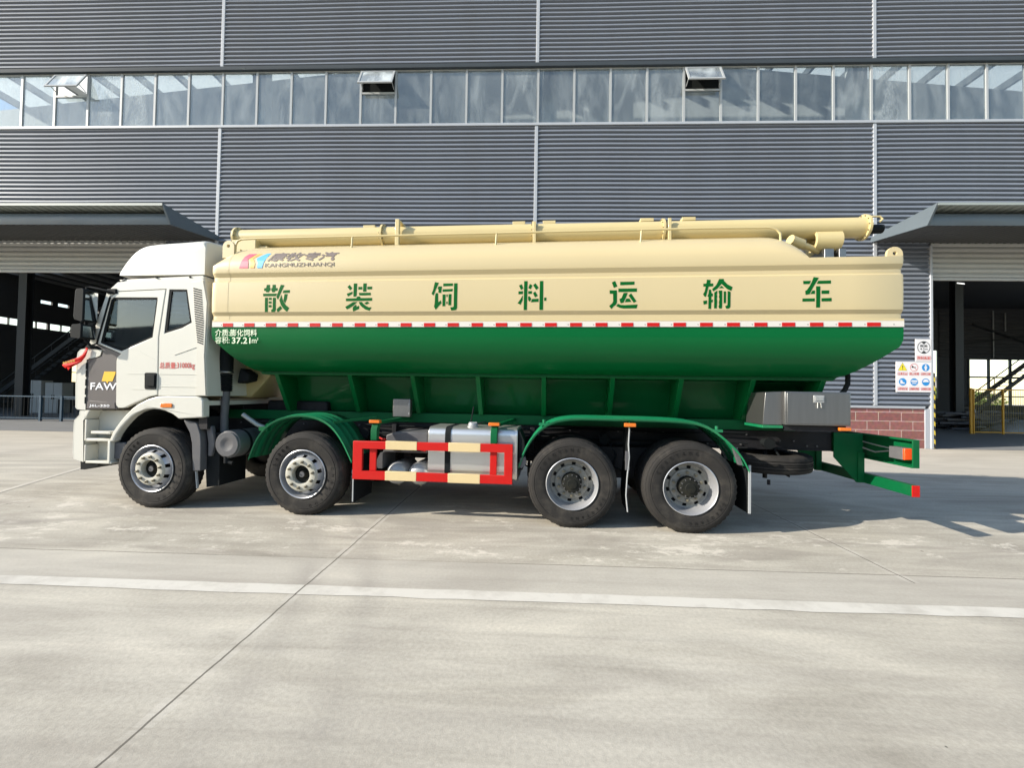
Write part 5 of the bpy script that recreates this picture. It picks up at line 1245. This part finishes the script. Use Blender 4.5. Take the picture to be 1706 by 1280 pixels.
q = MB(); q.loft([[(x+.05*0, y, z) for x, z in ((6.128, 1.20), (6.118, 1.0), (6.128, .85), (6.105, .60), (6.095, .40), (6.115, .21))] for y in (.05, .45)]); q.build('mud_flap', BLKP, truck, solid=.008)
q = MB(); q.tube([(6.128, .045, 1.20), (6.118, .045, 1.0), (6.128, .045, .85), (6.105, .045, .60), (6.095, .045, .40), (6.115, .045, .21)], .008, 6); q.build('flap_edge', FRAME, truck)
q = MB(); q.box(6.085, 6.13, .04, .07, .70, .92); q.build('flap_clamp', GREYPL, truck)
q = MB(); q.prism([(7.44, .78), (7.468, .76), (7.485, .25), (7.462, .25)], .06, .62); q.build('mud_flap', BLKP, truck)
MB().box(7.466, 7.492, .045, .058, .25, .80).build('flap_edge', FRAME, truck)
q = MB(); q.prism([(7.30, .99), (7.34, 1.0), (7.40, .80), (7.36, .80)], .04, .10); q.build('fender_clamp', GREYPL, truck)
MB().box(2.735, 2.76, .06, .55, .19, .75).build('mud_flap', BLKP, truck)
MB().box(2.728, 2.742, .045, .058, .19, .62).build('flap_edge', FRAME, truck)
MB().prism([(4.84, .80), (4.90, .82), (4.92, .74), (4.86, .68), (4.83, .70)], .03, .10).build('fender_clamp', GREYPL, truck)

# --- red and cream side guard
GX0, GX1 = 2.765, 4.755
yg0, yg1 = -.035, .005
guard = MB().prism([(GX0, .490), (GX1, .495), (GX1, .972), (GX0, .962)], yg0, yg1, holes=[[(GX0+.12, .596), (GX1-.10, .597), (GX1-.10, .872), (GX0+.12, .868)]]).build('side_guard', REDP, truck, bevel=.004)
xs = (GX0+.12, 3.183, 3.579, 3.971, 4.365, GX1-.10)
for i in (1, 3):
    for z0, z1 in ((.866, .9715), (.489, .600)): MB().box(xs[i], xs[i+1], yg0-.002, yg1+.002, z0, z1).build('cream_band', CREAMG, guard, bevel=.004)
MB().box(2.965, 3.05, .0, .03, .597, .866).build('guard_upright', REDP, guard, bevel=.004)
MB().box(4.478, 4.560, .0, .03, .597, .866).build('guard_upright', REDP, guard, bevel=.004)
for x in (2.968, 4.478):
    q = MB(); q.prism([(.012, .97), (.09, .97), (.09, 1.08), (.13, 1.17), (.13, 1.205), (.05, 1.17), (.012, 1.10)], x, x+.08, plane='YZ'); q.bar((x+.04, .10, 1.18), (x+.22, .75, 1.22), .05, .04); q.build('guard_bracket', GREEN2, truck, bevel=.004)
    MB().box(x-.03, x+.105, .02, .09, 1.182, 1.222).build('side_marker', AMBER, truck, bevel=.006)
# fuel tank, battery cover, air tanks
q = MB(); 
sec = [(.10+.09*(1-math.cos(a)), 1.055+.09*math.sin(a)) for a in [math.pi/2*i/6 for i in range(7)]]
FT = [(.10, .60), (.10, .62)] + [(.10+.10*(1-math.cos(a)), 1.05+.10*math.sin(a)) for a in [math.pi/2*i/6 for i in range(7)]] + [(.66, 1.15), (.72, 1.10), (.72, .58), (.66, .50), (.20, .50), (.13, .53)]
ft = MB().prism(FT, 3.68, 4.80, plane='YZ').build('fuel_tank', ALU, truck, bevel=.02, bseg=3)
for x in (3.93,):
    MB().loft([[(x+d, .5+(y-.5)*1.012-.004, .82+(z-.82)*1.012) for y, z in FT] for d in (-.035, .035)], close=True).build('tank_strap', BLKP, ft, smooth=50)
MB().loft([[(x, .5+(y-.5)*1.01-.002, .82+(z-.82)*1.01) for y, z in FT] for x in (4.765, 4.79)], close=True).build('tank_rim', ALU, ft, smooth=50)
q = MB(); q.lathe([(.001, 1.20), (.055, 1.20), (.06, 1.19), (.06, 1.165), (.07, 1.16), (.072, 1.12)], 24, (4.22, .22, 0), axis='Z'); q.tube([(4.22-.05, .22, 1.205), (4.27, .22, 1.205)], .008, 6); q.build('filler_cap', PUR, ft, smooth=40)
q = MB(); q.tube([(4.27, .22, 1.19), (4.36, .25, 1.215), (4.42, .3, 1.18)], .008, 6); q.tube([(4.17, .3, 1.16), (4.19, .4, 1.40)], .008, 6); q.build('breather_pipe', BLKP, ft)
MB().prism([(4.82, 1.13), (4.88, 1.0), (4.90, .75), (4.86, .64), (4.81, .66)], .12, .5).build('rubber_flap', BLKP, truck)
bb = MB().prism([(3.09, .945), (3.09, 1.02), (3.22, 1.065), (3.64, 1.06), (3.64, .80), (3.05, .80)], .20, .72).build('battery_box', GREYPL, truck, bevel=.015)
q = MB()
for x, c_ in ((3.20, 0), (3.45, 0)): q.box(x, x+.1, .185, .2, .82, .90)
q.build('battery_terminal', BLACK, bb)
q = MB(); q.tube([(2.96, .2, 1.0), (3.05, .18, .97), (3.10, .25, .95)], .014, 6); q.tube([(3.5, .18, .86), (3.62, .17, .84), (3.66, .2, .90)], .014, 6); q.build('battery_cable', REDP, truck, smooth=50)
MB().prism([(2.97, .66), (3.04, .80), (3.07, .80), (3.07, .60), (2.98, .60)], .15, .6).build('battery_bracket', GREYPL, truck)
for x in (3.24, 3.535):
    q = MB(); q.lathe([(.001, .14), (.06, .145), (.105, .165), (.135, .20), (.145, .24), (.145, .66), (.10, .70)], 32, (x, 0, .535)); at = q.build('air_tank', PUR, truck, smooth=60)
    q = MB(); q.tube([(x, .3, .39), (x, .3, .365)], .014, 8); q.build('drain_plug', NUT, at)
wbx = MB().box(3.03, 3.275, .56, .66, 1.235, 1.482).build('control_box', STEEL, truck, bevel=.008)
q = MB(); q.box(3.255, 3.268, .553, .561, 1.40, 1.43); q.box(3.255, 3.268, .553, .561, 1.27, 1.30); q.build('hinge', PUR, wbx)
# toolbox
tb = MB().box(7.885, 8.590, .10, .62, 1.270, 1.655).build('toolbox', STEEL, truck, bevel=.006)
MB().box(7.905, 8.575, .092, .0995, 1.288, 1.640).build('toolbox_lid', STEEL, tb, bevel=.004)
q = MB(); q.prism([(7.70, 1.64), (7.884, 1.655), (7.884, 1.262), (7.67, 1.262)], .16, .60); q.build('toolbox_end', STEEL, tb, bevel=.004)
q = MB(); q.box(8.185, 8.300, .080, .0918, 1.53, 1.615); q.build('latch', PUR, tb, bevel=.004)
q = MB(); q.box(8.20, 8.285, .072, .0798, 1.555, 1.60); q.tube([(8.225, .078, 1.53), (8.222, .074, 1.47)], .005, 6); q.tube([(8.258, .078, 1.53), (8.262, .074, 1.475)], .005, 6); q.build('latch_keys', ALU, tb)
MB().box(7.66, 7.885, .14, .62, 1.225, 1.258).build('toolbox_shelf', FENDER, truck, bevel=.004)
MB().box(7.9, 8.57, .15, .8, 1.20, 1.266).build('toolbox_bracket', BLACK, truck)
MB().box(8.466, 8.590, .085, .125, 1.215, 1.252).build('side_marker', AMBER, truck, bevel=.006)
# rear bumper and cross member
MB().prism([(8.813, 1.147), (9.160, 1.138), (9.160, .52), (9.085, .518), (8.813, .832)], .755, .775).build('tail_bracket', GREEN2, truck, bevel=.003)
MB().prism([(8.813, 1.147), (9.160, 1.138), (9.160, .52), (9.085, .518), (8.813, .832)], mir(.775), mir(.755)).build('tail_bracket', GREEN2, truck, bevel=.003)
q = MB(); q.box(9.225, 9.24, .02, 2.38, .83, 1.14); q.box(9.16, 9.225, .02, 2.38, 1.122, 1.14); q.box(9.16, 9.225, .02, 2.38, .83, .848); q.box(9.16, 9.225, .003, .02, .83, 1.14)
cm = q.build('tail_beam', GREEN2, truck, bevel=.003)
for y in (.10, mir(.30)):
    q = MB(); q.box(9.13, 9.225, y, y+.2, .905, 1.04); tl = q.build('tail_lamp', GREYPL, truck, bevel=.006)
    q = MB(); q.box(9.125, 9.222, y-.03, y-.0005, .908, 1.037); q.build('lamp_lens', TAILR, tl, bevel=.008)
q = MB(); q.tube([(9.2, .35, .98), (9.19, .6, .93), (9.15, .8, .97), (9.0, .85, 1.0)], .01, 6); q.tube([(9.2, .3, 1.0), (9.17, .55, 1.02), (9.15, .85, 1.05)], .008, 6); q.build('lamp_cable', PUR, truck)
q = MB(); q.box(9.17, 9.24, .032, 2.368, .515, .635); ub = q.build('underrun_bar', GREEN2, truck, bevel=.004)
MB().box(9.168, 9.242, .022, .0315, .513, .637).build('reflector', REDP, ub)
for y in (.77, mir(.77)):
    q = MB(); q.box(9.09, 9.165, y-.03, y+.03, .52, .9); q.build('bar_hanger', GREEN2, truck)
for y in (1.69,):
    q = MB(); q.box(9.09, 9.165, y-.05, y+.05, .60, 1.1); q.build('bar_hanger', GREEN2, truck)

# --- red ribbon tied to the nose
rb = MB(); pth = [(-.985, 2.10), (-1.0, 2.06), (-1.025, 2.005), (-1.065, 1.96), (-1.12, 1.935), (-1.18, 1.918), (-1.235, 1.90), (-1.29, 1.89)]
secs = []
for i, (x, z) in enumerate(pth):
    d = Vector((pth[min(i+1, 7)][0]-pth[max(i-1, 0)][0], pth[min(i+1, 7)][1]-pth[max(i-1, 0)][1])).normalized(); nx_, nz_ = -d.y, d.x
    wd = .023 + .003*i
    secs.append([(x+nx_*wd*(j/3-1)+(.03*abs(j/3-1) if i == 7 else 0), -.025-.006*i+.008*math.sin(i*1.2+j*.8), z+nz_*wd*(j/3-1)-.012*i*.3) for j in range(7)])
rb.loft(secs)
secs = []
for i, (x, z) in enumerate([(-1.03, 1.99), (-1.075, 1.935), (-1.13, 1.90), (-1.18, 1.872), (-1.23, 1.845), (-1.27, 1.83)]):
    wd = .016+.003*i
    secs.append([(x+.004*j+(.02*abs(j/2-1) if i == 5 else 0), -.02-.004*i+.008*math.sin(i*1.5+j), z+wd*(j/2-1)) for j in range(5)])
rb.loft(secs)
ro = rb.build('red_ribbon', RIBBON, None, smooth=60, solid=.002); tag(ro, 'red silk ribbon with gold print tied beside the mirror foot on the cab nose', 'ribbon')
q = MB()
for i in range(5): q.add([(-1.10-.03*i, -.078-.005*i, 1.935-.008*i), (-1.122-.03*i, -.084-.005*i, 1.942-.008*i), (-1.126-.03*i, -.084-.005*i, 1.915-.008*i), (-1.104-.03*i, -.078-.005*i, 1.908-.008*i)], [(0, 1, 2, 3)])
q.build('gold_print', GOLD, ro)
